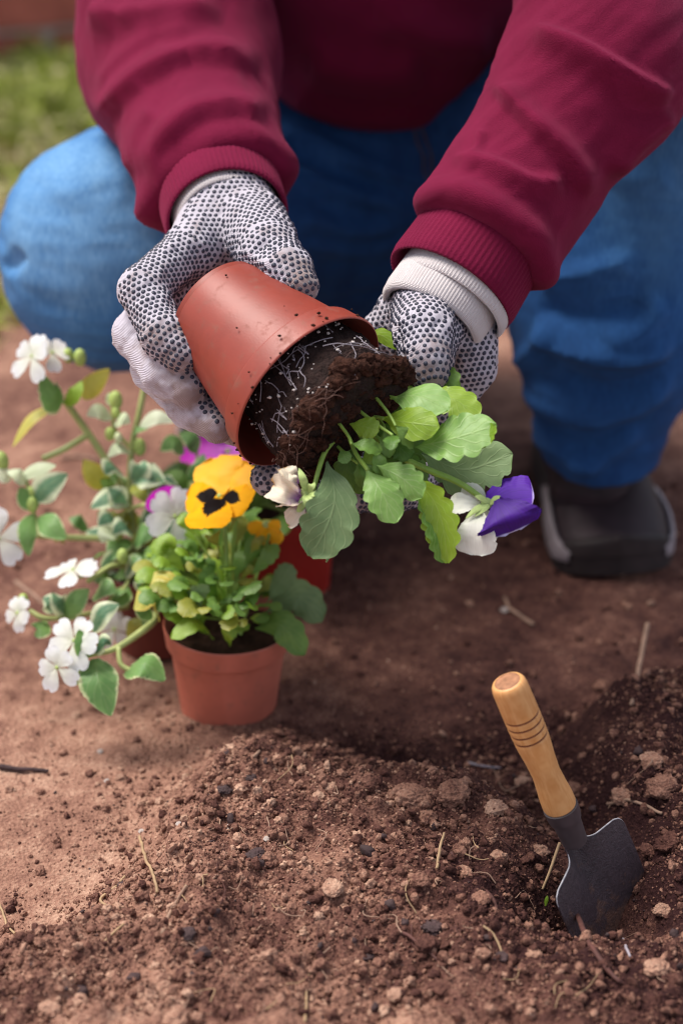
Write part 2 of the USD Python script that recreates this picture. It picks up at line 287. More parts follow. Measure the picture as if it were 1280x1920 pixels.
mat('steel', {'g': POS, 'sp': ('separate_xyz', {}), 'n': ('noise_texture', dict(scale=55, detail=6, roughness=0.7)), 'zz': ('math', dict(math_type='multiply_add', value2=-4.0, value3=0.14)), 'ad': ('math', dict(math_type='add')), 'd': ('map_range', dict(from_min=0.60, from_max=0.74, to_max=0.9, clamp=True)),
    'n2': ('noise_texture', dict(scale=300, detail=3)), 'r': ('rgb_ramp', {'ramp': [(0.3, (0.034, 0.023, 0.027)), (0.75, (0.066, 0.046, 0.052))]}), 'mc': ('mix_color', dict(b=(0.15, 0.075, 0.05))), 'ro': ('math', dict(math_type='multiply_add', value2=0.4, value3=0.48)), 'n3': ('noise_texture', dict(scale=650, detail=3)), 'b': ('bump', dict(strength=0.8, distance=0.0012)), 'p': ('principled_bsdf', dict(specular_ior_level=0.45))},
    [('g.position', 'sp.vector'), ('g.position', 'n.vector'), ('sp.z', 'zz.value1'), ('zz.value', 'ad.value1'), ('n.fac', 'ad.value2'), ('ad.value', 'd.value'), ('g.position', 'n2.vector'), ('n2.fac', 'r.fac'), ('r.color', 'mc.a'), ('d.result', 'mc.fac'), ('mc.result', 'p.base_color'), ('d.result', 'ro.value1'), ('ro.value', 'p.roughness'), ('g.position', 'n3.vector'), ('n3.fac', 'b.height'), ('b.normal', 'p.normal')])
plain('highlight_steel', (0.30, 0.29, 0.31), 0.35, 0.6, 0.4, 300); plain('dark_groove', (0.16, 0.05, 0.02), 0.7)
plain('ferrule_metal', (0.034, 0.024, 0.026), 0.45, 0.5, 0.3, 120)
plain('grass_blade', (0.27, 0.31, 0.05), 0.55, 0.3, 0.6, 9); plain('dry_grass', (0.56, 0.50, 0.27), 0.6, 0.3, 0.4, 9)
plain('brick', (0.30, 0.085, 0.060), 0.85, 0.2, 0.3, 20, 0.5, 120); plain('mortar', (0.32, 0.26, 0.23), 0.9, 0.2, 0.2, 30); plain('dark_tube', (0.02, 0.06, 0.05), 0.4)
plain('stem_green', (0.22, 0.34, 0.06), 0.42, 0.4, 0.2, 90); plain('pale_stem', (0.34, 0.38, 0.14), 0.42, 0.4, 0.15, 60); plain('sepal_green', (0.36, 0.46, 0.16), 0.5, 0.3, 0.2, 200)
plain('bud_pale', (0.55, 0.62, 0.36), 0.5, 0.3, 0.15, 90); plain('bud_green', (0.34, 0.44, 0.12), 0.5, 0.3, 0.2, 90)
# wood of the handle: grain along its axis
mat('wood', {'tc': ('texture_coordinate', {}), 'mp': ('mapping', dict(scale=(1.0, 1.0, 1.0))), 'w': ('noise_texture', dict(scale=7.0, detail=5, roughness=0.6)), 'g': POS, 'n': ('noise_texture', dict(scale=160, detail=3)),
             'ad': ('math', dict(math_type='multiply_add', value2=0.35)), 'r': ('rgb_ramp', {'ramp': [(0.35, (0.36, 0.130, 0.036)), (0.5, (0.52, 0.235, 0.075)), (0.85, (0.62, 0.33, 0.13))]}),
             'b': ('bump', dict(strength=0.25, distance=0.0006)), 'p': ('principled_bsdf', dict(roughness=0.45, specular_ior_level=0.4))},
    [('tc.UV', 'mp.vector'), ('mp.vector', 'w.vector'), ('g.position', 'n.vector'), ('n.fac', 'ad.value1'), ('w.fac', 'ad.value3'), ('ad.value', 'r.fac'), ('r.color', 'p.base_color'), ('w.fac', 'b.height'), ('b.normal', 'p.normal')])
plain('wood_end', (0.27, 0.125, 0.065), 0.7, 0.3, 0.45, 200, 0.5, 400)
# cloth
mat('fleece', {'g': POS, 'mx': ('mix_float', dict(fac=0.4)), 'n': ('noise_texture', dict(scale=900, detail=3, roughness=0.7)), 'n2': ('noise_texture', dict(scale=30, detail=4)), 'r': ('rgb_ramp', {'ramp': [(0.25, (0.098, 0.0036, 0.021)), (0.75, (0.172, 0.0070, 0.039))]}),
               'b': ('bump', dict(strength=0.55, distance=0.0016)), 'p': ('principled_bsdf', dict(roughness=0.9, specular_ior_level=0.12, sheen_weight=0.16, sheen_roughness=0.4, sheen_tint=(0.95, 0.22, 0.40)))},
    [('g.position', 'n.vector'), ('g.position', 'n2.vector'), ('n.fac', 'mx.a'), ('n2.fac', 'mx.b'), ('mx.result', 'r.fac'), ('r.color', 'p.base_color'), ('n.fac', 'b.height'), ('b.normal', 'p.normal')])
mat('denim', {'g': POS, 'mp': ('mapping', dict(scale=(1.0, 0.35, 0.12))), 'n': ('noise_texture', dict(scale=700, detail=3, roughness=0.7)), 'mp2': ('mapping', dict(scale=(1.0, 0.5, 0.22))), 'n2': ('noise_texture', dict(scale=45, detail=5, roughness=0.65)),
              'f': ('attribute', dict(attribute='fade_and_light')), 'a1': ('math', dict(math_type='multiply_add', value2=0.50)), 'a2': ('math', dict(math_type='multiply_add', value2=0.30)), 'z': ('value', dict(value=-0.33)),
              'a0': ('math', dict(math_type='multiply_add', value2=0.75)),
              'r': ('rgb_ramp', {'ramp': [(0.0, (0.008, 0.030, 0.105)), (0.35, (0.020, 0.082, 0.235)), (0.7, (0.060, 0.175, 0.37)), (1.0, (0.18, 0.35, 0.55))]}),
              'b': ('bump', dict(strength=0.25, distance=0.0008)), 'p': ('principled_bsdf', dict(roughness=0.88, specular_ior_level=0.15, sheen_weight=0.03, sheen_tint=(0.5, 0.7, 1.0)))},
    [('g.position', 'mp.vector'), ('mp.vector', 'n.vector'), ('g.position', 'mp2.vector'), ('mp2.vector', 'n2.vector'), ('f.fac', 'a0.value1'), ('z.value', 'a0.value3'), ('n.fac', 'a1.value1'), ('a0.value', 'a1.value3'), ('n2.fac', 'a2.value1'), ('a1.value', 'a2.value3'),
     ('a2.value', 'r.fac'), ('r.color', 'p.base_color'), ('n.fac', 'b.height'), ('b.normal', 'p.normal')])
def knit(name, c, dirt=0.0):
    mat(name, {'g': POS, 'w': ('wave_texture', dict(wave_type='bands', bands_direction='diagonal', scale=400, distortion=1.2, detail=2, detail_scale=1.5)), 'n': ('noise_texture', dict(scale=1100, detail=2)), 'ad': ('math', dict(math_type='multiply_add', value2=0.8)),
               'n2': ('noise_texture', dict(scale=55, detail=5, roughness=0.6)), 'so': ('attribute', dict(attribute='soiled')), 'sa': ('math', dict(math_type='multiply_add', value2=0.34)), 'mr': ('map_range', dict(from_min=0.55, from_max=0.78, to_min=0.0, to_max=dirt, clamp=True)), 'mc': ('mix_color', dict(a=c, b=(0.20, 0.12, 0.09))),
               'b': ('bump', dict(strength=0.6, distance=0.0008)), 'p': ('principled_bsdf', dict(roughness=0.9, specular_ior_level=0.12, sheen_weight=0.25, sheen_roughness=0.5))},
        [('g.position', 'w.vector'), ('g.position', 'n.vector'), ('n.fac', 'ad.value1'), ('w.fac', 'ad.value3'), ('g.position', 'n2.vector'), ('so.fac', 'sa.value1'), ('n2.fac', 'sa.value3'), ('sa.value', 'mr.value'), ('mr.result', 'mc.fac'), ('mc.result', 'p.base_color'), ('ad.value', 'b.height'), ('b.normal', 'p.normal')])
knit('cotton', (0.49, 0.455, 0.52), 0.75); knit('cotton_cuff', (0.58, 0.53, 0.53), 0.12)
plain('thread', (0.10, 0.06, 0.05), 0.8)
# leaves and petals
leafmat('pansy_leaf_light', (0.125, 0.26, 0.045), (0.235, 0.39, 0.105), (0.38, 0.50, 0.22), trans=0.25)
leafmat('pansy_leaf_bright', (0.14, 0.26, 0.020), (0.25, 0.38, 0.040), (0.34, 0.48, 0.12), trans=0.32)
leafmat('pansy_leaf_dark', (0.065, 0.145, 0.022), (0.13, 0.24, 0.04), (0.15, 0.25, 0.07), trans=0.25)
leafmat('pansy_leaf_grey', (0.115, 0.185, 0.075), (0.19, 0.27, 0.12), (0.26, 0.34, 0.16), trans=0.2, rough=0.6)
leafmat('pansy_leaf_olive', (0.17, 0.21, 0.03), (0.30, 0.30, 0.05), (0.35, 0.35, 0.1)); leafmat('garden_leaf', (0.075, 0.17, 0.03), (0.17, 0.29, 0.06), (0.2, 0.3, 0.1)); leafmat('yellow_leaf', (0.40, 0.40, 0.06), (0.55, 0.50, 0.12), (0.55, 0.5, 0.2), margin=(0.62, 0.48, 0.10), m0=0.7, m1=1.0, trans=0.35)
leafmat('impatiens_leaf', (0.08, 0.19, 0.055), (0.16, 0.30, 0.090), (0.25, 0.35, 0.16), margin=(0.55, 0.60, 0.33), m0=0.82, m1=1.0, nv=5)
leafmat('variegated_leaf', (0.06, 0.155, 0.085), (0.12, 0.24, 0.13), (0.3, 0.4, 0.22), margin=(0.62, 0.68, 0.46), m0=0.40, m1=0.75, nv=5)
leafmat('cream_leaf', (0.50, 0.58, 0.36), (0.62, 0.68, 0.50), (0.5, 0.6, 0.3), trans=0.3)
petalmat('white_petal', (0.68, 0.70, 0.56), (0.74, 0.75, 0.78), trans=0.35, lines=0.06)
petalmat('yellow_petal', (0.90, 0.48, 0.01), (0.90, 0.42, 0.005), trans=0.25, lines=0.10)
petalmat('blotched_petal', (0.90, 0.44, 0.01), (0.90, 0.40, 0.005), trans=0.25, blotch=(0.006, 0.003, 0.003), b0=0.86, lines=0.10, spec=0.05)
petalmat('purple_petal', (0.10, 0.008, 0.42), (0.085, 0.006, 0.34), trans=0.2, lines=0.3, edge=(0.45, 0.35, 0.7), rough=0.6)
petalmat('dark_purple_petal', (0.050, 0.004, 0.20), (0.060, 0.005, 0.24), trans=0.15, lines=0.35, edge=(0.55, 0.5, 0.75), rough=0.6)
petalmat('ivory_petal', (0.55, 0.60, 0.42), (0.78, 0.78, 0.70), r0=0.0, r1=0.35, trans=0.3, lines=0.12)
petalmat('withered_petal', (0.45, 0.22, 0.50), (0.80, 0.70, 0.55), r0=0.1, r1=0.45, trans=0.25, lines=0.25, edge=(0.55, 0.33, 0.15))
petalmat('magenta_petal', (0.80, 0.22, 0.80), (0.74, 0.020, 0.62), r0=0.1, r1=0.8, trans=0.3, lines=0.2)

# ------------------------------------------------------------------ the ground
def poly_g(pix): return np.array([G(x, y)[:2] for x, y in pix])
MOUND = poly_g([(430, 1430), (500, 1402), (640, 1455), (760, 1490), (900, 1512), (985, 1565), (1020, 1650), (1075, 1735), (1160, 1790), (1300, 1830), (1400, 2100), (640, 2200), (-200, 2100), (-80, 1850), (120, 1770), (250, 1665), (330, 1540)])
LUMP = poly_g([(1085, 1450), (1110, 1345), (1200, 1310), (1330, 1290), (1500, 1400), (1500, 1800), (1290, 1790), (1235, 1700), (1190, 1590), (1130, 1500)])
HOLE = poly_g([(690, 1390), (860, 1370), (1060, 1330), (1100, 1440), (1130, 1520), (1050, 1560), (960, 1500), (800, 1460)])
TROWEL_PIT = G(1085, 1735)[:2]
def sdpoly(xy, poly):
    d = np.full(len(xy), 1e9); ins = np.zeros(len(xy), bool); n = len(poly)
    for i in range(n):
        a, b = poly[i], poly[(i + 1) % n]; e = b - a; w = xy - a
        q = w - e * np.clip((w @ e) / (e @ e), 0, 1)[:, None]; d = np.minimum(d, (q * q).sum(1))
        c = (a[1] <= xy[:, 1]) != (b[1] <= xy[:, 1]); xx = a[0] + (xy[:, 1] - a[1]) / (b[1] - a[1] + 1e-12) * e[0]
        ins ^= c & (xy[:, 0] < xx)
    return np.sqrt(d) * np.where(ins, -1, 1)
def sstep(a, b, x): t = np.clip((x - a) / (b - a), 0, 1); return t * t * (3 - 2 * t)
def fbm2(xy, s, o=4, seed=0): return meshkit.fbm(np.column_stack([xy * s, np.full(len(xy), 0.37)]), o, seed) - 0.5
def masks(xy):
    wob = fbm2(xy, 14, 3, 3) * 0.05
    m = sstep(0.040, -0.045, sdpoly(xy, MOUND) + wob); l = sstep(0.02, -0.03, sdpoly(xy, LUMP) + wob); h = sstep(0.03, -0.03, sdpoly(xy, HOLE) + wob)
    return m, l, h
def height(xy, fine=True):
    xy = np.asarray(xy, float).reshape(-1, 2); near = sstep(3.0, 1.9, xy[:, 1]) * sstep(0.9, 0.6, np.abs(xy[:, 0]))
    m, l, h = masks(xy)
    rough = np.maximum(m, np.maximum(l, 0.8 * h))
    z = 0.043 * m + 0.042 * l - 0.026 * h - (0.030 + .03 * m) * np.exp(-((xy - TROWEL_PIT) ** 2).sum(1) / .040 ** 2)
    z += fbm2(xy, 5, 3, 1) * 0.02 * near + (fbm2(xy, 22, 3, 5) * (0.011 + 0.030 * rough) + (0.25 - np.abs(fbm2(xy, 38, 3, 15))) * .014 * rough) * near
    pit = fbm2(xy, 11, 3, 21); z -= 0.035 * np.clip(pit - 0.10, 0, 1) * near * (1 - m)
    if fine:
        k = np.where(near > 0.01)[0]; q = xy[k]; r = rough[k]
        a = fbm2(q, 75, 3, 8); b = fbm2(q, 190, 3, 9)
        z[k] += (np.abs(a) * 2 - 0.25) * (0.0042 + 0.012 * r) + (np.abs(b) * 2 - 0.25) * (0.0022 + 0.0038 * r)
    return z
def axis_vals(lo, hi, step, far_lo, far_hi):
    c = np.arange(lo, hi, step); out = [c]; x, s = hi, step
    up = []
    while x < far_hi: up.append(x); s *= 1.22; x += s
    dn = []; x, s = lo, step
    while x > far_lo: s *= 1.22; x -= s; dn.append(x)
    return np.concatenate([dn[::-1], c, up, [far_hi]])
gx, gy = axis_vals(-0.36, 0.38, 0.0024, -60, 60), axis_vals(0.90, 1.72, 0.0024, -60, 90)
GX, GY = np.meshgrid(gx, gy, indexing='ij'); gxy = np.column_stack([GX.ravel(), GY.ravel()])
gz = height(gxy); gz = np.where(np.hypot(gxy[:, 0], gxy[:, 1] - 1.4) > 6, 0.0, gz)
gv = np.column_stack([gxy, gz]); gf = quads(len(gx), len(gy))
ground = obj('ground', (gv, gf), 'soil', kind='structure')
mm, ml, mh = masks(gxy)
def moisture(q, mm, ml, mh):
    tan = 1.9 * fbm2(q, 6.5, 4, 12) + 1.1 * fbm2(q, 26, 3, 13)
    dark_side = sstep(-.04, .22, q[:, 0] + .35 * (q[:, 1] - 1.12)) * sstep(1.95, 1.6, q[:, 1])
    return np.clip(.25 + .20 * mm - tan * (.35 + .65 * mm) * .8 + .80 * ml + .85 * mh + .42 * dark_side - .22 * sstep(-.02, -.22, q[:, 0]) * sstep(1.5, 1.3, q[:, 1]), 0, 1.1)
moist = moisture(gxy, mm, ml, mh)
moist = np.where(gxy[:, 1] < 2.3, moist, 0.35)
primvar(ground, 'moist', moist)
def drop(px, py):
    "ground point seen at the pixel, on the uneven surface"
    z = 0.0
    for _ in range(6): p = G(px, py, z); z = float(height(p[:2])[0])
    return np.array([p[0], p[1], z])

rng = np.random.default_rng(7)
def rock(sub, seed, rough=0.75, freq=2.3):
    v, f = ico(sub, (0, 0, 0), 1.0); n = meshkit.fbm(v * freq + seed * 7.3, 3, seed) - 0.5
    return v * (1 + rough * 2 * n)[:, None] * np.array([1, 0.85, 0.72]), f
def instancer(name, protos, mats, pos, scl, rot, ids, label, cat):
    path = '/World/' + numbered('/World', name); pi = UsdGeom.PointInstancer.Define(stage, path); rel = []
    for i, (p, m) in enumerate(zip(protos, mats)):
        q = usdkit.mesh(stage, f'{path}/piece_{i:03d}', p, M[m], smooth=True); q.CreateDoubleSidedAttr(True); rel.append(q.GetPath())
    pi.CreatePrototypesRel().SetTargets(rel)
    pi.CreatePositionsAttr(Vt.Vec3fArray.FromNumpy(pos.astype(np.float32))); pi.CreateScalesAttr(Vt.Vec3fArray.FromNumpy(scl.astype(np.float32)))
    pi.CreateOrientationsAttr(Vt.QuathArray([Gf.Quath(*map(float, q)) for q in rot])); pi.CreateProtoIndicesAttr(Vt.IntArray.FromNumpy(ids.astype(np.int32)))
    return tag(pi.GetPrim(), label, cat, kind='stuff')
def rand_quat(n, g): q = g.normal(size=(n, 4)); return q / np.linalg.norm(q, axis=1, keepdims=True)
N = 150000; cand = np.column_stack([rng.uniform(-0.36, 0.40, N), rng.uniform(0.92, 1.78, N)])
cm, cl, ch = masks(cand); keep = rng.random(N) < np.clip(0.07 + 0.30 * sstep(.12, 0, sdpoly(cand, MOUND)) + 0.95 * np.maximum(cm, np.maximum(cl, 0.7 * ch)), 0, 1) * (0.25 + 1.9 * np.clip(fbm2(cand, 25, 3, 44) + 0.25, 0, 1)) * (1 - .85 * np.exp(-((cand - TROWEL_PIT) ** 2).sum(1) / .022 ** 2))
cand = cand[keep]; n = len(cand); size = np.minimum(0.00055 * (1 - rng.random(n)) ** (-0.48), 0.0040)
cz = height(cand) + size * rng.uniform(0.0, 0.6, n)
instancer('soil_crumbs', [rock(2 if i < 3 else 1, i) for i in range(7)], ['soil_crumb'] * 3 + ['moist_crumb'] * 3 + ['bark_chip'], np.column_stack([cand, cz]), size[:, None] * rng.uniform(0.75, 1.25, (n, 3)), rand_quat(n, rng), np.where(rng.random(n) < 0.012, 6, rng.integers(0, 3, n) + 3 * (rng.random(n) < .15 + .95 * moisture(cand, *masks(cand)))),
          'loose brown soil crumbs strewn over the dug garden mound', 'soil')

# ------------------------------------------------------------------ lawn, brick edging, dark green tube behind
def blade_tuft(g, nb, hgt):
    mb = MB()
    for _ in range(nb):
        a = g.uniform(0, 6.28); r = g.uniform(0, 0.03); b = np.array([r * math.cos(a), r * math.sin(a), 0]); d = nrm([g.normal() * .6, g.normal() * .6, 1.0]); h = hgt * g.uniform(.5, 1.2); s = nrm(np.cross(d, [g.normal(), g.normal(), 0.2])) * 0.0028
        t = b + d * h; m = b + d * h * .55 + np.array([0, 0, .1 * h]); t = t + np.array([d[0], d[1], -.5]) * h * .35
        mb.add(np.array([b - s, b + s, m - s * .8, m + s * .8, t]), [[0, 1, 3], [0, 3, 2], [2, 3, 4]])
    return mb.get()
N = 9500; gp = np.column_stack([rng.uniform(-2.2, 1.6, N), rng.uniform(1.95, 4.3, N)])
thick = fbm2(gp, 2.2, 3, 61); edge_y = 2.12 + 0.25 * fbm2(gp, 3, 2, 62) * 2 + 0.25 * np.clip(gp[:, 0] + 0.45, 0, 2)
kp = (gp[:, 1] > edge_y) & (rng.random(N) < 0.7 + 2.2 * thick + 0.25 * (gp[:, 1] > 2.7)); gp = gp[kp]; n = len(gp); sc = rng.uniform(0.6, 1.3, n) * (0.7 + 0.5 * (gp[:, 1] > 3.0)); yaw = rng.uniform(0, 6.28, n)
instancer('grass', [blade_tuft(rng, 26, 0.075), blade_tuft(rng, 22, 0.055), blade_tuft(rng, 24, 0.06), blade_tuft(rng, 14, 0.05)], ['grass_blade', 'grass_blade', 'grass_blade', 'dry_grass'], np.column_stack([gp, height(gp, False) - 0.002]),
          np.repeat(sc[:, None], 3, 1), np.column_stack([np.cos(yaw / 2), 0 * yaw, 0 * yaw, np.sin(yaw / 2)]), np.where(rng.random(n) < 0.46, 3, rng.integers(0, 3, n)), 'patchy green and straw coloured lawn grass behind the kneeling person', 'grass')
wa, wb = np.array([-1.75, 3.05]), np.array([1.3, 4.35]); wl = np.linalg.norm(wb - wa); wd = (wb - wa) / wl; wn = np.array([-wd[1], wd[0]])
wall = thing('brick_wall', 'low red brick garden wall at the far edge of the lawn', 'wall', (*wa, 0))
def obox(o, ex, ey, ez, cham=0.004):
    "box with chamfered edges from corner o along three edge vectors"
    ls = [np.linalg.norm(e) for e in (ex, ey, ez)]; pts = []
    for i in (0, 1):
        for j in (0, 1):
            for k in (0, 1):
                c = np.array([i, j, k])
                for a in range(3):
                    q = [(cham / ls[b] if b != a else 0) for b in range(3)]
                    u = [(q[b] if c[b] == 0 else 1 - q[b]) for b in range(3)]; pts.append(o + u[0] * np.asarray(ex) + u[1] * np.asarray(ey) + u[2] * np.asarray(ez))
    h = trimesh.Trimesh(np.array(pts)).convex_hull; return np.array(h.vertices), np.array(h.faces)
d3, n3 = np.array([*wd, 0]), np.array([*wn, 0]); w0 = np.array([*wa, 0.0])
obj('mortar', obox(w0 + n3 * 0.006, d3 * wl, n3 * 0.19, np.array([0, 0, 0.306])), 'mortar', wall, smooth=False)
for c in range(4):
    x = -0.11 if c % 2 else 0.0
    while x < wl:
        a, b = max(x, 0), min(x + 0.21, wl)
        if b - a > 0.04: obj('brick', obox(w0 + d3 * (a + 0.005) + n3 * rng.uniform(-0.003, 0.002) + np.array([0, 0, 0.002 + 0.077 * c]), d3 * (b - a - 0.010), n3 * 0.2, np.array([0, 0, 0.067])), 'brick', wall, smooth=False)
        x += 0.22
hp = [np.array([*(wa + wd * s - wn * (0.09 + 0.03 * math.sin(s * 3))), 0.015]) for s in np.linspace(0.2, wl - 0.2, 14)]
obj('garden_hose', tube(hp, 0.013, 9, 60), 'dark_tube', label='dark green tube lying along the foot of the brick wall', cat='dark_tube')  # plain dark green tube laid along the foot of the wall

# ------------------------------------------------------------------ the person
BASE = np.array([0.03, 1.85, 0.0])
person = thing('person', 'person crouching in maroon sweatshirt, blue jeans and dotted gloves, tipping a plant from its pot', 'person', BASE)
Rk, Ra, Rt = np.array([0.312, 1.635, 0.465]), np.array([0.238, 1.66, 0.075]), np.array([0.245, 1.60, 0.03])
Lk, La = np.array([-0.201, 1.655, 0.292]), np.array([-0.10, 2.06, 0.15])
Rh, Lh = np.array([0.125, 1.97, 0.27]), np.array([-0.055, 1.97, 0.27])
E1, W1 = W(335, 110, 1.66), W(424, 405, 1.462)
E2, W2 = W(1120, 125, 1.47), W(845, 540, 1.405)
S1, S2 = np.array([-0.175, 1.80, 0.74]), np.array([0.235, 1.76, 0.74])
chest, neck, head = np.array([0.03, 1.83, 0.66]), np.array([0.03, 1.74, 0.83]), np.array([0.03, 1.66, 0.955])

# gloves: joints of the two hands (palm, then four fingers and the thumb)
def joints(L): return [W(*p) for p in L]
H1 = dict(wrist=W(428, 385, 1.462), mcp=joints([(352, 470, 1.418), (342, 515, 1.438), (352, 560, 1.448), (368, 600, 1.452)]),
          fingers=[(joints([(352, 470, 1.418), (268, 545, 1.385), (308, 630, 1.362), (340, 660, 1.357)]), [.0175, .0165, .0155, .0140]),
                   (joints([(342, 515, 1.438), (258, 628, 1.402), (312, 702, 1.374), (352, 726, 1.366)]), [.0170, .0168, .0155, .0128]),
                   (joints([(352, 560, 1.448), (292, 690, 1.412), (358, 762, 1.382), (407, 797, 1.370)]), [.0170, .0165, .0150, .0122]),
                   (joints([(368, 600, 1.452), (345, 715, 1.432), (405, 785, 1.408), (440, 805, 1.400)]), [.0160, .0145, .0132, .0115])],
          thumb=(joints([(478, 420, 1.435), (503, 470, 1.392), (538, 508, 1.366), (564, 536, 1.354)]), [.0235, .0205, .0165, .0120]))
H2 = dict(wrist=W(838, 560, 1.415), mcp=joints([(700, 690, 1.440), (738, 750, 1.445), (785, 790, 1.440), (830, 800, 1.430)]),
          fingers=[(joints([(700, 690, 1.440), (618, 790, 1.450), (552, 865, 1.430), (502, 898, 1.412)]), [.0165, .0150, .0140, .0120]),
                   (joints([(738, 750, 1.445), (668, 845, 1.452), (612, 905, 1.432), (580, 935, 1.412)]), [.0165, .0155, .0145, .0120]),
                   (joints([(785, 790, 1.440), (742, 870, 1.446), (695, 918, 1.430), (662, 930, 1.410)]), [.0165, .0155, .0145, .0125]),
                   (joints([(830, 800, 1.430), (800, 870, 1.436), (765, 915, 1.425), (742, 930, 1.412)]), [.0155, .0142, .0132, .0118])],
          thumb=(joints([(802, 572, 1.392), (797, 628, 1.364), (801, 675, 1.352), (807, 704, 1.347)]), [.0250, .0212, .0172, .0112]))
H1['extra'] = [(W(425, 415, 1.452), W(372, 468, 1.424), .027, .0185), (W(450, 412, 1.448), W(492, 450, 1.408), .027, .022), (W(400, 440, 1.448), W(400, 540, 1.452), .022, .016)]
H2['extra'] = [(W(870, 590, 1.412), W(886, 690, 1.414), .0215, .0150), (W(886, 690, 1.414), W(876, 735, 1.420), .0150, .0085), (W(760, 585, 1.42), W(716, 620, 1.425), .022, .0150), (W(820, 590, 1.40), W(800, 625, 1.375), .026, .0215), (W(830, 600, 1.412), W(870, 640, 1.408), .024, .022)]
def palm_sdf(H):
    def f(P):
        d = None
        for m in H['mcp']:
            e = cap(P, H['wrist'], m, .027, .0165); d = e if d is None else smin(d, e, .014)
        for a, b, ra, rb in H['extra']: d = smin(d, cap(P, a, b, ra, rb), .010)
        return d
    return f
def glove_sdf(H):
    pf = palm_sdf(H)
    def f(P):
        d = pf(P)
        for k, (p, r) in enumerate(H['fingers']):
            e = chain(P, p, r, .006); d = smin(d, e, .005)
        return smin(d, chain(P, *H['thumb'], .008), .010)
    return f
def wrinkle(v, f, amp, freq, seed, stretch=None):
    n = vnormals(v, f); q = v * freq
    if stretch is not None: a = nrm(stretch); q = q + np.outer(v @ a, a) * freq * 2.2
    w = 1 - 2 * np.abs(meshkit.fbm(q, 3, seed) - 0.5) * 2.4
    return v + n * (amp * np.clip(w, -1, 1))[:, None]
td0 = camdir(.6, -.6, .2)
def make_glove(H, palmar, white, fold_strokes, label):
    fs = glove_sdf(H); allp = np.array([H['wrist'], *[p for F, _ in H['fingers'] for p in F], *H['thumb'][0]])
    v, f = nets(fs, allp.min(0) - .05, allp.max(0) + .05, .0022); v = relax(v, f, 2); v = folds(v, f, fold_strokes); v = wrinkle(v, f, .0009, 50, 5, td0); v = wrinkle(v, f, .0006, 160, 8)
    return v, f, fs
def dome(p, n, r):
    a, b, _ = frame(n); th = np.arange(9) * 2 * np.pi / 9; ring = np.cos(th)[:, None] * a + np.sin(th)[:, None] * b
    v = np.vstack([p + ring * r - n * .0004, p + ring * r * .72 + n * .00045, p + n * .0007]); k = np.arange(9); j = (k + 1) % 9
    return v, np.vstack([np.stack([k, j, j + 9], -1), np.stack([k, j + 9, k + 9], -1), np.stack([k + 9, j + 9, 0 * k + 18], -1)])
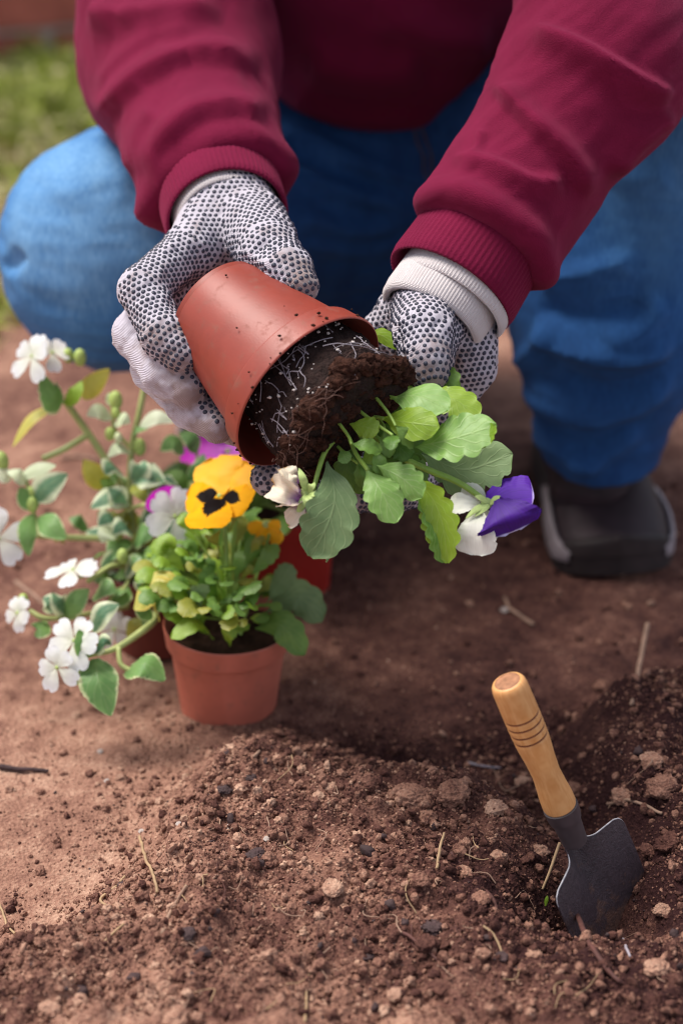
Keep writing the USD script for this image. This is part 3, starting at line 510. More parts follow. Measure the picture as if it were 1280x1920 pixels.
def dots(H, v, f, sides, palmdir, pitch=.0041):
    "grip dots: rows around each finger (sides: list of (finger, palmar direction, half angle)) and a grid over the palm, laid on the glove's surface"
    tree = cKDTree(v); nn = vnormals(v, f); pts = []
    def land(s, d, reach, own):
        o = s + d * reach; t = np.zeros(len(o)); 
        for _ in range(26): t += np.clip(own(o - d * t[:, None]), -.004, .01)
        q = o - d * t[:, None]; return q, (np.abs(own(q)) < .0012)
    full = glove_sdf(H)
    for (P, R), m, half in sides:
        s0 = 0.0
        own = lambda x, P=P, R=R: chain(x.astype(np.float32), P, R, .006)
        for i in range(len(P) - 1):
            a, b = P[i], P[i + 1]; L = np.linalg.norm(b - a); ax = (b - a) / L; last = i == len(P) - 2
            u = nrm(m - ax * (m @ ax)); w = np.cross(ax, u); row = int(s0 / pitch) + 1
            while row * pitch - s0 < L + (R[-1] * .98 if last else 0):
                s = row * pitch * 1.0 - s0; t = min(s / L, 1); r = R[i] + (R[i + 1] - R[i]) * t; c = a + ax * min(s, L)
                tip = max(s - L, 0) / R[-1]; rr = r * math.sqrt(max(1 - tip * tip, .05)); nrow = max(3, int(round(2 * math.pi * rr / pitch))); th = (np.arange(nrow) + .5 * (row % 2)) * 2 * np.pi / nrow; th = (th + np.pi) % (2 * np.pi) - np.pi; th = th[np.abs(th) < half]
                if len(th):
                    d = np.cos(th)[:, None] * u + np.sin(th)[:, None] * w
                    if tip > 0: d = d * math.sqrt(max(1 - tip * tip, 0)) + ax * tip; d /= np.linalg.norm(d, axis=1, keepdims=True)
                    q, ok = land(np.repeat(c[None], len(th), 0), d, r * 1.9, lambda x: full(x.astype(np.float32))); ok &= own(q) < .0075; pts.append(q[ok])
                row += 1
            s0 += L
    pf = palm_sdf(H); o = np.mean([H['wrist'], *H['mcp']], axis=0); m = nrm(palmdir); u = nrm(np.mean(H['mcp'], axis=0) - H['wrist']); u = nrm(u - m * (u @ m)); w = np.cross(m, u)
    K = 30; ii, jj = np.meshgrid(np.arange(-K, K + 1), np.arange(-K, K + 1), indexing='ij'); st = o + ((ii + .5 * (jj % 2)) * pitch).reshape(-1, 1) * u + (jj * pitch * .9).reshape(-1, 1) * w
    q, ok = land(st, np.repeat(m[None], len(st), 0), .07, lambda x: pf(x.astype(np.float32))); ok &= (np.abs(full(q.astype(np.float32))) < .006); ok &= (q - H['wrist']) @ u > -.03; pts.append(q[ok])
    pts = np.vstack(pts); _, ix = tree.query(pts); n = nn[ix]; p = pts + n * ((v[ix] - pts) * n).sum(1)[:, None]
    keep, kt = [], []
    order = np.arange(len(p)); taken = np.zeros(len(p), bool); kd = cKDTree(p)
    for k in order:
        if taken[k]: continue
        keep.append(k); taken[kd.query_ball_point(p[k], pitch * .70)] = True
    D = p[keep]; kd = cKDTree(D); nd = kd.query(v)[0]; nb = np.array([len(x) for x in kd.query_ball_point(v, pitch * 2.6)])
    cand = np.where((nd > pitch * .92) & (nb >= 7))[0]; cand = cand[np.argsort(nd[cand])]; add = []
    for k in cand:
        if all(((v[k] - v[j]) ** 2).sum() > (pitch * .92) ** 2 for j in add): add.append(k)
    mb = MB()
    for k in add: mb.add(*dome(v[k], nn[k], .0019))
    for k in keep: mb.add(*dome(p[k], n[k], .0019))
    return mb.get()
toV = lambda p: nrm(C0 - p)
g1v, g1f, _ = make_glove(H1, None, None, [([(300, 480), (345, 452), (400, 470), (430, 520)], .0012, 12, 12), ([(480, 480), (500, 455), (530, 470)], -.0025, 8, 8), ([(450, 455), (480, 480), (520, 500)], .0015, 8, 10)], '')
g2v, g2f, _ = make_glove(H2, None, None, [([(862, 560), (856, 640), (848, 715)], -.0030, 7, 9), ([(750, 600), (748, 650), (765, 690)], -.0020, 8, 6), ([(840, 575), (835, 625)], .0010, 8, 8)], '')
def soiled(o, v, H):
    tips = np.array([F[-1] for F, _ in H['fingers']] + [H['thumb'][0][-1]]); d = np.linalg.norm(v[:, None] - tips[None], axis=2).min(1); primvar(o, 'soiled', np.exp(-(d / .022) ** 2))
glove1 = obj('glove', (g1v, g1f), 'cotton', person, label='dotted white cotton glove gripping the tilted pot by its base')
td = camdir(0.5, 0.1, -0.8)
obj('grip_dots', dots(H1, g1v, g1f, [(H1['fingers'][0], camdir(.5, .25, -.8), 2.0), (H1['fingers'][1], camdir(.95, .2, -.25), 1.2), (H1['fingers'][2], camdir(.95, .2, -.30), 1.2), (H1['fingers'][3], camdir(.9, .2, -.3), .9), (H1['thumb'], camdir(-.1, -.2, -.9), 2.6)], camdir(.25, -.1, -.95)), 'rubber_dot', glove1, kind='stuff')
soiled(glove1, g1v, H1)
glove2 = obj('glove', (g2v, g2f), 'cotton', person, label='dotted white cotton glove cradling the root ball and leaves')
obj('grip_dots', dots(H2, g2v, g2f, [(F, camdir(-.3, .1, -.95), 2.2) for F in H2['fingers']] + [(H2['thumb'], camdir(0, 0, -1), 2.9)], camdir(-.1, -.05, -1)), 'rubber_dot', glove2, kind='stuff')
soiled(glove2, g2v, H2)
a1, a2 = nrm(W1 - E1), nrm(W2 - E2)
rib = lambda th, k: 1 + .006 * np.cos(th * 104)
obj('cuff', lathe([(.036, -.05), (.0405, -.05), (.0405, -.004), (.0400, .004), (.0385, .007), (.036, .006), (.036, -.05)], W1 + a1 * .004, a1, 520, rib), 'cotton_cuff', glove1)
c2ax = nrm(a2 + camdir(-.15, -.25, -.1))
cA = lathe([(.037, -.05), (.0440, -.05), (.0450, .004), (.0440, .008), (.0420, .0085), (.0400, .004), (.037, -.05)], W2 + camdir(.3, -.9, -.2) * .006, a2, 520, rib)
cB = lathe([(.034, -.03), (.0400, -.03), (.0415, -.004), (.0408, .004), (.0385, .0075), (.0350, .007), (.034, -.03)], W2 + a2 * .024, c2ax, 520, rib)
mb = MB(); mb.add(*cA); mb.add(*cB); obj('cuff', mb.get(), 'cotton_cuff', glove2)

CREASE = 1.45
# sweatshirt: torso, two sleeves with folds, ribbed cuffs
def torso(P):
    d = ell(P, (0.035, 1.935, 0.475), (.185, .150, .150)); d = smin(d, ell(P, chest - [0, 0, .04], (.195, .150, .20)), .10)
    d = smin(d, cap(P, S1, S2, .075, .075), .08); d = smin(d, cap(P, chest, neck, .10, .075), .05)
    return np.maximum(d, -(cap(P, neck - [0, -.01, .02], head, .062, .062)))
tv, tf = nets(torso, (-.32, 1.60, .28), (.38, 2.15, .93), .008); tv = relax(tv, tf, 2)
tv = folds(tv, tf, [([(560, 100), (680, 130), (800, 110)], .008, 30, 50), ([(520, 160), (660, 215), (860, 215)], .007, 22, 22), ([(700, 10), (820, 60), (930, 70)], .008, 30, 40)])
shirt = obj('sweatshirt', (tv, tf), 'fleece', person)
def sleeve(P, S, E, Wr, rs, a):
    d = chain(P, [S, E, Wr - a * .020], rs, .05)
    return -smin(-d, -((P - np.float32(Wr - a * .036)) @ np.float32(a)), .022)
s1v, s1f = nets(lambda P: sleeve(P, S1, E1, W1, [.085, .076, .0555], a1), np.min([S1, E1, W1], 0) - .11, np.max([S1, E1, W1], 0) + .11, .0042); s1v = relax(s1v, s1f, 4)
s1v = wrinkle(s1v, s1f, .0020, 15, 41, camdir(1, .2, 0)); s1v = folds(s1v, s1f, [([(188, 232), (222, 188), (272, 146), (335, 116), (405, 107), (500, 128)], .0085, 34, 12), ([(285, 340), (305, 270), (362, 215), (440, 203), (505, 225)], .0065, 30, 14), ([(160, 25), (260, 35), (420, 20)], .010, 30, 30), ([(180, 170), (260, 90), (380, 60)], .004, 22, 14),
                       ([(278, 452), (282, 388), (325, 318), (400, 268), (468, 262), (524, 305), (546, 372)], .0090, 24, 38), ([(240, 330), (262, 250), (300, 200)], .004, 24, 16)])
obj('sleeve', (s1v, s1f), 'fleece', shirt)
s2v, s2f = nets(lambda P: sleeve(P, S2, E2, W2, [.085, .061, .0555], a2), np.min([S2, E2, W2], 0) - .11, np.max([S2, E2, W2], 0) + .11, .0042); s2v = relax(s2v, s2f, 4)
s2v = wrinkle(s2v, s2f, .0020, 15, 43, camdir(.6, -.6, 0)); s2v = folds(s2v, s2f, [([(920, 145), (985, 220), (1055, 290), (1110, 378)], .0075, 30, 12), ([(842, 300), (915, 305), (1000, 340), (1060, 335)], .0060, 12, 26), ([(792, 425), (808, 372), (868, 358), (945, 398), (1003, 445), (1020, 505), (1005, 560)], .0080, 22, 34), ([(985, 45), (1090, 88), (1190, 145), (1270, 180)], .0085, 12, 32),
                       ([(1140, 330), (1195, 260), (1265, 205)], .007, 26, 18), ([(905, 240), (898, 270), (888, 300)], .003, 8, 8)])
obj('sleeve', (s2v, s2f), 'fleece', shirt)
fr = lambda th, k: 1 + .006 * np.cos(th * 75) + .012 * np.sin(th * 2 + k * .3)
obj('sleeve_cuff', lathe([(.040, -.085), (.0475, -.085), (.0480, -.03), (.0472, -.004), (.0462, .002), (.0440, .003), (.0430, -.002), (.040, -.085)], W1 + a1 * .003, a1, 300, fr), 'fleece', shirt)
obj('sleeve_cuff', lathe([(.044, -.085), (.0485, -.085), (.0500, -.03), (.0512, -.006), (.0500, .001), (.0480, .002), (.0470, -.003), (.044, -.085)], W2 + a2 * .001, a2, 300, fr), 'fleece', shirt)

CREASE = 1.45
# jeans
def jeans(P):
    d = ell(P, (0.035, 1.985, 0.30), (.19, .165, .15)); d = smin(d, cap(P, (-.06, 2.0, .225), (.13, 2.0, .225), .128, .128), .05)
    d = smin(d, cap(P, Rh, Rk, .108, .092), .06); d = smin(d, cap(P, Lh, Lk, .122, .105), .06)
    d = smin(d, cap(P, Lk + [0, .02, -.012], La, .095, .062), .03)
    hem = Ra + [0.004, -.012, -.01]
    q = (P - np.float32(Rk)) ; s = cap(P, Rk + [0, 0.0, -.02], (Rk + hem) / 2 + [-.026, .01, -.02], .094, .090); s = smin(s, cap(P, (Rk + hem) / 2 + [-.026, .01, -.02], hem, .090, .048), .05)
    inner = cap(P, hem + [0, 0, .06], hem - [0, 0, .1], .042, .040)
    s = np.maximum(s, -(P[:, 2] - .088 - .12 * (P[:, 1] - hem[1]))); s = np.maximum(s, -inner)
    return smin(d, s, .03)
jv, jf = nets(jeans, (-.36, 1.50, .02), (.42, 2.20, .60), .0058); jv = relax(jv, jf, 3)
jv = wrinkle(jv, jf, .0022, 16, 47, np.array([0, 0, 1.0])); jv = folds(jv, jf, [([(1010, 525), (1100, 510), (1200, 478)], .008, 16, 22), ([(1005, 600), (1060, 650), (1180, 668), (1270, 640)], .011, 22, 16), ([(1000, 575), (1100, 590), (1230, 560)], -.007, 20, 20), ([(960, 715), (1080, 775), (1180, 760), (1270, 700)], .010, 30, 18), ([(965, 770), (1040, 840), (1140, 885)], .006, 22, 16), ([(1040, 700), (1150, 730), (1260, 690)], -.006, 16, 16),
                    ([(520, 230), (640, 290), (760, 330), (850, 340)], .006, 16, 22), ([(540, 320), (680, 365), (830, 395)], .006, 16, 20), ([(545, 400), (660, 430), (800, 400)], .007, 16, 16), ([(530, 270), (640, 325), (740, 345)], -.005, 14, 14), ([(560, 455), (680, 470), (780, 440)], .005, 14, 14),
                    ([(1120, 300), (1190, 330), (1270, 320)], .006, 20, 26), ([(960, 690), (1010, 640), (1020, 590)], .006, 14, 18), ([(1250, 560), (1200, 620), (1120, 640)], .007, 16, 22), ([(1060, 880), (1130, 850), (1200, 800)], .006, 14, 18), ([(250, 560), (330, 590), (420, 640)], -.007, 24, 24), ([(40, 470), (10, 510)], -.006, 14, 14), ([(90, 380), (180, 330), (260, 350)], .0035, 40, 40)])
jp = PX(jv); jn = vnormals(jv, jf)
kn = lambda c, r: np.exp(-(np.linalg.norm(jv - c, axis=1) / r) ** 2)
fade_and_light = np.clip(0.12 + 0.95 * kn(Rk + [0.03, -.05, -.02], .17) + 1.0 * kn(Lk + [-.02, -.06, .05], .15) + 0.35 * kn((Rh + Rk) / 2 + [0, 0, .1], .12) + 0.3 * kn((Lh + Lk) / 2 + [0, 0, .1], .12) + 0.45 * (meshkit.fbm(jv * np.array([30, 30, 9.0]), 4, 4) - .5), 0, 1)  # denim wear, with the lit look of knees and thighs added into the colour
jean = obj('jeans', (jv, jf), 'denim', person); primvar(jean, 'fade_and_light', fade_and_light)
jt = cKDTree(jv)
def on_jeans(px, py):
    d = np.linalg.norm(jp - [px, py], axis=1) + 1e3 * ((jn * (C0 - jv)).sum(1) < 0); k = np.argsort(d)[:6]; k = k[np.argmin([DEP(jv[i]) for i in k])]; return jv[k] + jn[k] * .0006
seam = MB()
for off in (0, 17):
    s = [on_jeans(x + off, y) for x, y in ((766, 238), (772, 262), (780, 290), (790, 320), (800, 345))]; seam.add(*tube(s, .0011, 5, 24))
obj('stitching', seam.get(), 'thread', jean)

# shoes
def shoe(origin, ang, lift=0.0, pitch=0.0, label=None):
    ca, sa = math.cos(ang), math.sin(ang); cp, sp = math.cos(pitch), math.sin(pitch)
    def place(v):
        v = np.asarray(v, float); y, z = v[:, 1] * cp - v[:, 2] * sp, v[:, 1] * sp + v[:, 2] * cp      # -y is the toe
        return np.column_stack([v[:, 0] * ca - y * sa, v[:, 0] * sa + y * ca, z]) + origin
    S = np.linspace(0, 1, 34); S = np.where(S > .8, .8 + .2 * np.sin((S - .8) / .2 * np.pi / 2), S); wid = np.interp(S, [0, .03, .1, .25, .45, .62, .78, .86], [.004, .018, .031, .036, .041, .050, .054, .053]) * np.sqrt(np.clip(1 - (np.maximum(S - .86, 0) / .14) ** 2, 0, 1)); hgt = np.interp(S, [0, .03, .12, .3, .45, .6, .75, .88, .96, 1], [.03, .08, .115, .128, .122, .100, .070, .050, .038, .028]); cx = np.interp(S, [0, .5, .8, 1], [0, .002, -.002, -.008])
    th = np.linspace(0, np.pi, 21); L = .295
    def loft(w, z0, z1, expo, grow=0.0):
        grow = grow * np.sqrt(np.clip(1 - (np.maximum(S - .86, 0) / .14) ** 2, 0, 1))
        v = []
        for i, s in enumerate(S):
            c, q = np.cos(th), np.sin(th); x = cx[i] + (w[i] + (grow[i])) * np.sign(c) * np.abs(c) ** expo; z = z0[i] + (z1[i] - z0[i]) * np.abs(q) ** expo
            v.append(np.column_stack([x, np.full(21, .10 - s * L), z]))
        v = np.array(v); base = v.copy(); f = quads(34, 21); vv = v.reshape(-1, 3)
        bot = np.column_stack([np.concatenate([v[:, 0, 0], v[:, -1, 0]]), np.concatenate([v[:, 0, 1], v[:, -1, 1]]), np.concatenate([v[:, 0, 2], v[:, -1, 2]])]); k = len(vv)
        fb = [[k + i, k + i + 1, k + 34 + i + 1] for i in range(33)] + [[k + i, k + 35 + i, k + 34 + i] for i in range(33)]
        return np.vstack([vv, bot]), np.vstack([f, fb])
    curl = .012 * np.clip((S - .8) / .2, 0, 1) ** 2
    up = loft(wid, .020 + curl, np.maximum(hgt, .03) + curl, .78); so = loft(wid, curl * .8, np.full(34, .031) + curl, .30, .0045)
    x = obj('shoe', (place(up[0]), up[1]), 'shoe_upper', person, label=label)
    obj('sole', (place(so[0]), so[1]), 'shoe_sole', x)
    for sd in (1, -1):
        r = [i for i in range(34) if .42 < S[i] < .955]; lo = np.array([[cx[i] + sd * (wid[i] + .0062), .10 - S[i] * L, .011 + curl[i]] for i in r]); hi = np.array([[cx[i] + sd * (wid[i] + .0058), .10 - S[i] * L, .013 + .030 * math.sin(math.pi * (n + .5) / len(r)) ** .6 + curl[i]] for n, i in enumerate(r)]); inn = hi - [sd * .006, 0, 0]; inl = lo - [sd * .006, 0, 0]
        g = np.stack([inl, lo, hi, inn], 1); obj('sole_stripe', (place(g.reshape(-1, 3)), quads(len(r), 4, True)), 'shoe_stripe', x)
    tc = [i for i in range(34) if S[i] > .86]; g = []
    for i in tc:
        c, q = np.cos(th), np.sin(th); g.append(np.column_stack([cx[i] + (wid[i] + .0030 * math.sqrt(max(0, 1 - ((S[i] - .86) / .14) ** 2))) * np.sign(c) * np.abs(c) ** .7, np.full(21, .10 - S[i] * L - .002), .018 + curl[i] + .020 * np.abs(q) ** .5 * (1 - .3 * (S[i] < .9))]))
    obj('toe_cap', (place(np.array(g).reshape(-1, 3)), quads(len(tc), 21)), 'shoe_sole', x)
    lm = MB()
    for k in range(3):
        y = .10 - L * (.50 + .05 * k); z = np.interp(.50 + .05 * k, S, hgt) + .001; lm.add(*tube([[-.024, y, z - .008], [0, y - .004, z + .001], [.024, y, z - .008]], .0022, 6, 10))
    lv, lf = lm.get(); obj('shoelace', (place(lv), lf), 'shoe_upper', x)
obj('sock', tube([Ra + [0, -.012, -.03], Ra + [0, 0, .02], Ra + [0, 0, .10]], [.039, .039, .040], 24, 8), 'shoe_upper', person)
tx = G(1132, 1083); shoe(np.array([tx[0] - .004, tx[1] + .182, 0.0]), math.radians(7), label='dark brown trainer with grey side stripes flat on the soil')
shoe(np.array([La[0], La[1] - .045, 0.055]), math.radians(-8), pitch=math.radians(38), label='dark trainer on its toes under the crouching person')

# the body inside: one continuous surface
def man(P, R):
    out = None
    def sp(p, r): return manifold3d.Manifold.sphere(float(r), 20).translate(tuple(map(float, p)))
    for i in range(len(P) - 1):
        m = manifold3d.Manifold.batch_hull([sp(P[i], R[i]), sp(P[i + 1], R[i + 1])]); out = m if out is None else out + m
    return out
bodies = man([neck - [0, -.02, .03], head - [0, .01, .04]], [.052, .055]) + manifold3d.Manifold.sphere(1, 48).scale((.075, .095, .112)).rotate((35, 0, 0)).translate(tuple(head)) + man([head + [0, -.075, -.075], head + [0, -.05, -.085]], [.030, .045])
bodies += man([head + [0, -.095, -.005], head + [0, -.112, -.045]], [.010, .014])
for s in (-1, 1): bodies += man([head + [s * .074, .01, .0], head + [s * .078, .016, -.03]], [.018, .012]) + man([head + [s * .018, -.088, .015], head + [s * .05, -.078, .015]], [.009, .008])
bodies += man([np.array([.035, 2.01, .28]), chest + [0, .05, -.10], chest + [0, .02, .02]], [.09, .095, .09]) + man([S1, chest, S2], [.05, .09, .05]) + man([chest, neck], [.07, .055])
bodies += man([S1, E1, W1, H1['wrist']], [.050, .042, .029, .022]) + man([S2, E2, W2, H2['wrist']], [.050, .042, .029, .022])
bodies += man([Rh, Rk, Ra, Ra + [0, .06, -.035]], [.085, .062, .036, .03]) + man([Ra, Ra + [0, -.01, -.042]], [.032, .020]) + man([Lh, Lk, La], [.085, .062, .040]) + man([La, La + [.0, -.12, -.09]], [.034, .02])
for H in (H1, H2):
    for m in H['mcp']: bodies += man([H['wrist'], m], [.020, .011])
    for F, R in H['fingers'] + [H['thumb']]: bodies += man(F, [r * .62 for r in R])
bm = bodies.refine_to_length(.012).to_mesh(); bm = trimesh.Trimesh(bm.vert_properties[:, :3], bm.tri_verts); trimesh.smoothing.filter_taubin(bm, iterations=4)
body = obj('body', bm, 'skin', person)
hv, hf = ico(4, (0, 0, 0), 1.0); hv = hv[:, :] * [.081, .101, .118]; hm = (hv[:, 2] > .02) | (hv[:, 1] > .02); fk = hf[hm[hf].all(1)]
un, iv = np.unique(fk, return_inverse=True); hv, fk = hv[un], iv.reshape(-1, 3); rx = math.radians(35); hv = np.column_stack([hv[:, 0], hv[:, 1] * math.cos(rx) - hv[:, 2] * math.sin(rx), hv[:, 1] * math.sin(rx) + hv[:, 2] * math.cos(rx)]) + head
obj('hair', (hv, fk), 'hair', person)
for s in (-1, 1): obj('eye', ico(2, head + [s * .032, -.084, -.004], .011), 'eye', body)

# ------------------------------------------------------------------ leaves and flowers
def prof(kind, u):
    if kind == 'pansy': return np.interp(u, [0, .06, .2, .38, .6, .8, .93, 1], [.03, .10, .42, .82, 1.0, .86, .52, .12])
    if kind == 'oval': return np.sin(np.pi * np.clip(u, 0.01, .995) ** .82) ** .75 + .02
    if kind == 'petal': return np.interp(u, [0, .08, .3, .55, .75, .9, .97, 1], [.10, .25, .68, .95, 1.0, .84, .55, .25])
    if kind == 'heart': return np.interp(u, [0, .1, .35, .6, .8, .93, 1], [.08, .22, .62, .95, 1.0, .78, .45])
    return np.ones_like(u)
def blade(pts, width, nrm_dir, kind='pansy', ser=0.0, ns=5, cup=0.0, wave=0.0, seed=0, curl=0.0, nu=22, nv=9, notch=0.0):
    "a leaf or petal: pts is its spine from base to tip"
    c = spline(pts, nu); t = np.gradient(c, axis=0); t /= np.linalg.norm(t, axis=1, keepdims=True)
    u = np.linspace(0, 1, nu); v = np.linspace(-1, 1, nv); w = prof(kind, u) * width / 2
    if ser: ph = (u * ns) % 1; w = w * (1 - ser * np.abs(2 * ph - 1) ** 2.2 * np.clip((u - .2) / .2, 0, 1))
    n0 = np.asarray(nrm_dir, float); n = n0 - t * (t @ n0)[:, None]; n /= np.linalg.norm(n, axis=1, keepdims=True) + 1e-9; s = np.cross(n, t)
    vv = v[None, :]; ww = w[:, None]
    off = cup * np.abs(vv) ** 1.5 * ww + curl * width * (u[:, None] ** 3) * (1 - .3 * vv ** 2)
    if wave: off = off + wave * width * (meshkit.fbm(np.stack([np.broadcast_to(u[:, None] * 4, (nu, nv)) + seed * 3.1, np.broadcast_to(vv * 2.2, (nu, nv)), np.full((nu, nv), seed * 1.7)], -1), 2, seed) - .5) * (0.25 + vv ** 2)
    P = c[:, None] + s[:, None] * (vv * ww)[..., None] + n[:, None] * off[..., None]
    if notch: P = P - t[:, None] * (notch * width * np.exp(-(vv / .35) ** 2) * (u[:, None] ** 4))[..., None]
    if ser: P = P + n[:, None] * ((np.abs(2 * ((u * ns) % 1) - 1)[:, None] - .5) * np.abs(vv) ** 3 * .05 * width)[..., None]
    uv = np.stack([np.broadcast_to(u[:, None], (nu, nv)), np.broadcast_to(v[None] * .5 + .5, (nu, nv))], -1).reshape(-1, 2)
    return P.reshape(-1, 3), quads(nu, nv), uv
seedc = [0]
uprooted = None
def leaf(parent, m, px, wpx, roll=0.0, kind='pansy', ser=0.16, ns=5, cup=-0.12, wave=0.16, nd=None, curl=-0.12, name='leaf', sag=0.0, **k):
    seedc[0] += 1; P = [W(*p) for p in px]; d = np.mean([p[2] for p in px]); k.setdefault('nu', 34 if ser > .1 else 22); ser *= 1.5; width = wpx / FOC * d * (1.12 if parent is uprooted and name == 'leaf' else 1)
    if len(P) == 2:
        L = np.linalg.norm(P[1] - P[0]); P = [P[0], (P[0] + P[1]) / 2 + (np.array([0, 0, .10]) + toV(P[0]) * .04) * L + np.array([0, 0, sag * L]), P[1]]
    ax = nrm(P[-1] - P[0]); n = nrm(toV(P[0]) + np.array([0, 0, .55])) if nd is None else nrm(nd); n = nrm(n - ax * (n @ ax)); a = math.radians(roll); n = n * math.cos(a) + np.cross(ax, n) * math.sin(a)
    v, f, uv = blade(P, width, n, kind, ser, ns, cup, wave, seedc[0], curl, **k)
    return obj(name, (v, f), m, parent, uv=uv)
def stem(parent, px, rpx, m='stem_green', name='stem', world=False):
    P = [np.asarray(p) for p in px] if world else [W(*p) for p in px]; d = 1.5 if world else np.mean([p[2] for p in px]); r = np.atleast_1d(rpx) / FOC * d
    return obj(name, tube(P, r, 8), m, parent)
def flower(parent, c, n, up, petals, name='flower', core=None, cr=.0028):
    "petals: (angle deg, length, width, lift, material, kind, cup, wave, tilt)"
    n = nrm(n); up = nrm(np.asarray(up) - n * (np.asarray(up) @ n)); r = np.cross(up, n); fl = None
    if core: fl = obj(name, ico(2, c + n * cr * .6, cr), core, parent)
    for (a, L, wd, lift, m, kind, cup, wave, tilt) in petals:
        seedc[0] += 1; jr = np.random.default_rng(seedc[0]); L, wd, a, tilt = L * jr.uniform(.88, 1.1), wd * jr.uniform(.88, 1.12), a + jr.normal() * 3, tilt + jr.normal() * 5; a = math.radians(a); d = up * math.cos(a) - r * math.sin(a); ti = math.radians(tilt); tip = d * math.cos(ti) + n * math.sin(ti); b = c + n * lift
        v, f, uv = blade([b + d * .0008, b + tip * L * .5 + n * L * .05, b + tip * L], wd, n, kind, 0.03, 7, cup, wave, seedc[0], -.06, nu=18, nv=11, notch=.10 if kind == 'heart' else .03)
        obj('petal', (v, f), m, fl if fl is not None else parent, uv=uv)
    return fl
IMP = lambda s, j=0, m='white_petal': [(a + j, s * l * 1.12, s * w * .86, .0004 * k, m, 'heart', -.05, .13, t + 6 * ((k * 37) % 5 - 2) * .5) for k, (a, l, w, t) in enumerate([(0, 1.0, 1.05, 8), (70, .95, .95, 2), (142, 1.05, 1.0, -4), (218, 1.05, 1.0, -4), (290, .95, .95, 2)])]

# ------------------------------------------------------------------ pots
def pot(parent, origin, axis, rb, rt, h, band, t=.0018, m='terracotta_plastic', step=.0028, foot=True, name='pot'):
    r2 = rb + (rt - step - rb) * ((h - band) / h)
    pr = [(.0, .004), (rb * .72, .004), (rb * .76, 0), (rb * .93, 0)] + ([(rb * .965, .0012), (rb * .965, .0050), (rb, .0062)] if foot else [(rb, .0015)])
    pr += [(rb + (r2 - rb) * q, .0062 + (h - band - .0062) * q) for q in (.25, .5, .75, .985)] + [(r2 + .0003, h - band - .0002), (r2 + step * .8, h - band), (r2 + step, h - band + .0012), (rt - .0002, h - .0016), (rt - .0006, h - .0004), (rt - .0012, h), (rt - t, h - .0006), (rt - t - .0004, h - .003), (r2 - t, h - band), (rb - t, .008), (.0, .008)]
    return obj(name, lathe(pr, origin, axis, 120, xr=(0, 0, 1)), m, parent, smooth=40)
ct, st_ = math.cos(math.radians(26)), math.sin(math.radians(26))
AX = camdir(.722 * ct, -.692 * ct, -st_); RC = W(580, 737, 1.335); HPB = RC - AX * .106
held = thing('plastic_pot', 'reddish brown plastic flower pot held tilted in the gloved hands', 'flower pot', HPB)
pot(held, HPB, AX, .0405, .0645, .106, .0185, m='held_pot_plastic', step=.0042)

sp = MB(); g0 = np.random.default_rng(77); q1, q2, _q = frame(AX)
for k in range(38):
    a = g0.uniform(0, 6.283); z = .106 - abs(g0.normal() * .006) if k < 28 else g0.uniform(.01, .1); r = (.0646 if z > .0875 else .0405 + .0198 * z / .0875) - .0002; v, f = rock(1, 300 + k); sp.add(v * g0.choice([.0005, .0008, .0013]) + HPB + AX * min(z, .1045) + (q1 * math.cos(a) + q2 * math.sin(a)) * r, f)
obj('soil_specks', sp.get(), 'peat_fringe', held, kind='stuff')
# the plant coming out of it
uprooted = thing('uprooted_pansy', 'purple and white pansy with exposed root ball sliding out of the tilted pot', 'pansy', RC)
side = camdir(.692, .722, 0); BC = RC + side * .0040; BR = .0515; PRO = .041
th = np.linspace(0, 2 * np.pi, 221)[:-1]; hs = [(-.085, .030)] + [(z, np.interp(z, [-.08, -.03, .02], [.032, .044, BR])) for z in np.linspace(-.08, PRO - .008, 44)] + [(PRO - .008 + .010 * math.sin(a), BR - .012 * (1 - math.cos(a))) for a in np.linspace(.15, 1.5, 7)] + [(PRO + .003, r) for r in np.linspace(BR - .016, .001, 14)]
rr_, bb_, aa_ = frame(AX); BP = np.array([BC + AX * z + (rr_ * np.cos(th)[:, None] + bb_ * np.sin(th)[:, None]) * r for z, r in hs]).reshape(-1, 3); bf = quads(len(hs), 220, True)
bn = vnormals(BP, bf); bn *= np.sign(((BP - BC) * bn).sum(1).mean()); BPd = BP + bn * ((meshkit.fbm(BP * 60, 3, 2) - .5) * .009 + (meshkit.fbm(BP * 330, 3, 3) - .5) * .0035)[:, None]
ball = obj('root_ball', (BPd, bf), 'potting_soil', uprooted)
def on_ball(z, ang, lift=.0): 
    r = np.interp(z, [h[0] for h in hs[:-14]], [h[1] for h in hs[:-14]]) + lift
    return BC + AX * z + (rr_ * math.cos(ang) + bb_ * math.sin(ang)) * r
vw = toV(BC); A0 = math.atan2(vw @ bb_, vw @ rr_)       # the side of the ball turned to the viewer
g = np.random.default_rng(5)
fr_ = MB()
for k in range(70):
    an = A0 + g.uniform(-1.9, 1.9); z = PRO - .004 + g.normal() * .0035; r = abs(g.normal(.0038, .0018)) + .0022; c = on_ball(min(z, PRO - .003), an, g.uniform(-.003, .0025)); v, f = rock(3, 100 + k, .5, 2.2); q = v * r; q += (meshkit.fbm(q * 600, 2, k)[:, None] - .5) * .0022; fr_.add(q + c, f)
for k in range(90):
    a = A0 + g.uniform(-2.2, 2.2); q = BR * math.sqrt(g.uniform(.05, .95)) - .003; v, f = rock(2, 500 + k); fr_.add(v * (abs(g.normal(.0022, .0014)) + .0012) + BC + AX * (PRO + .0025) + (rr_ * math.cos(a) + bb_ * math.sin(a)) * q, f)
obj('peat_fringe', fr_.get(), 'peat_fringe', uprooted, kind='stuff')
wr_, br_, pl_ = MB(), MB(), MB()
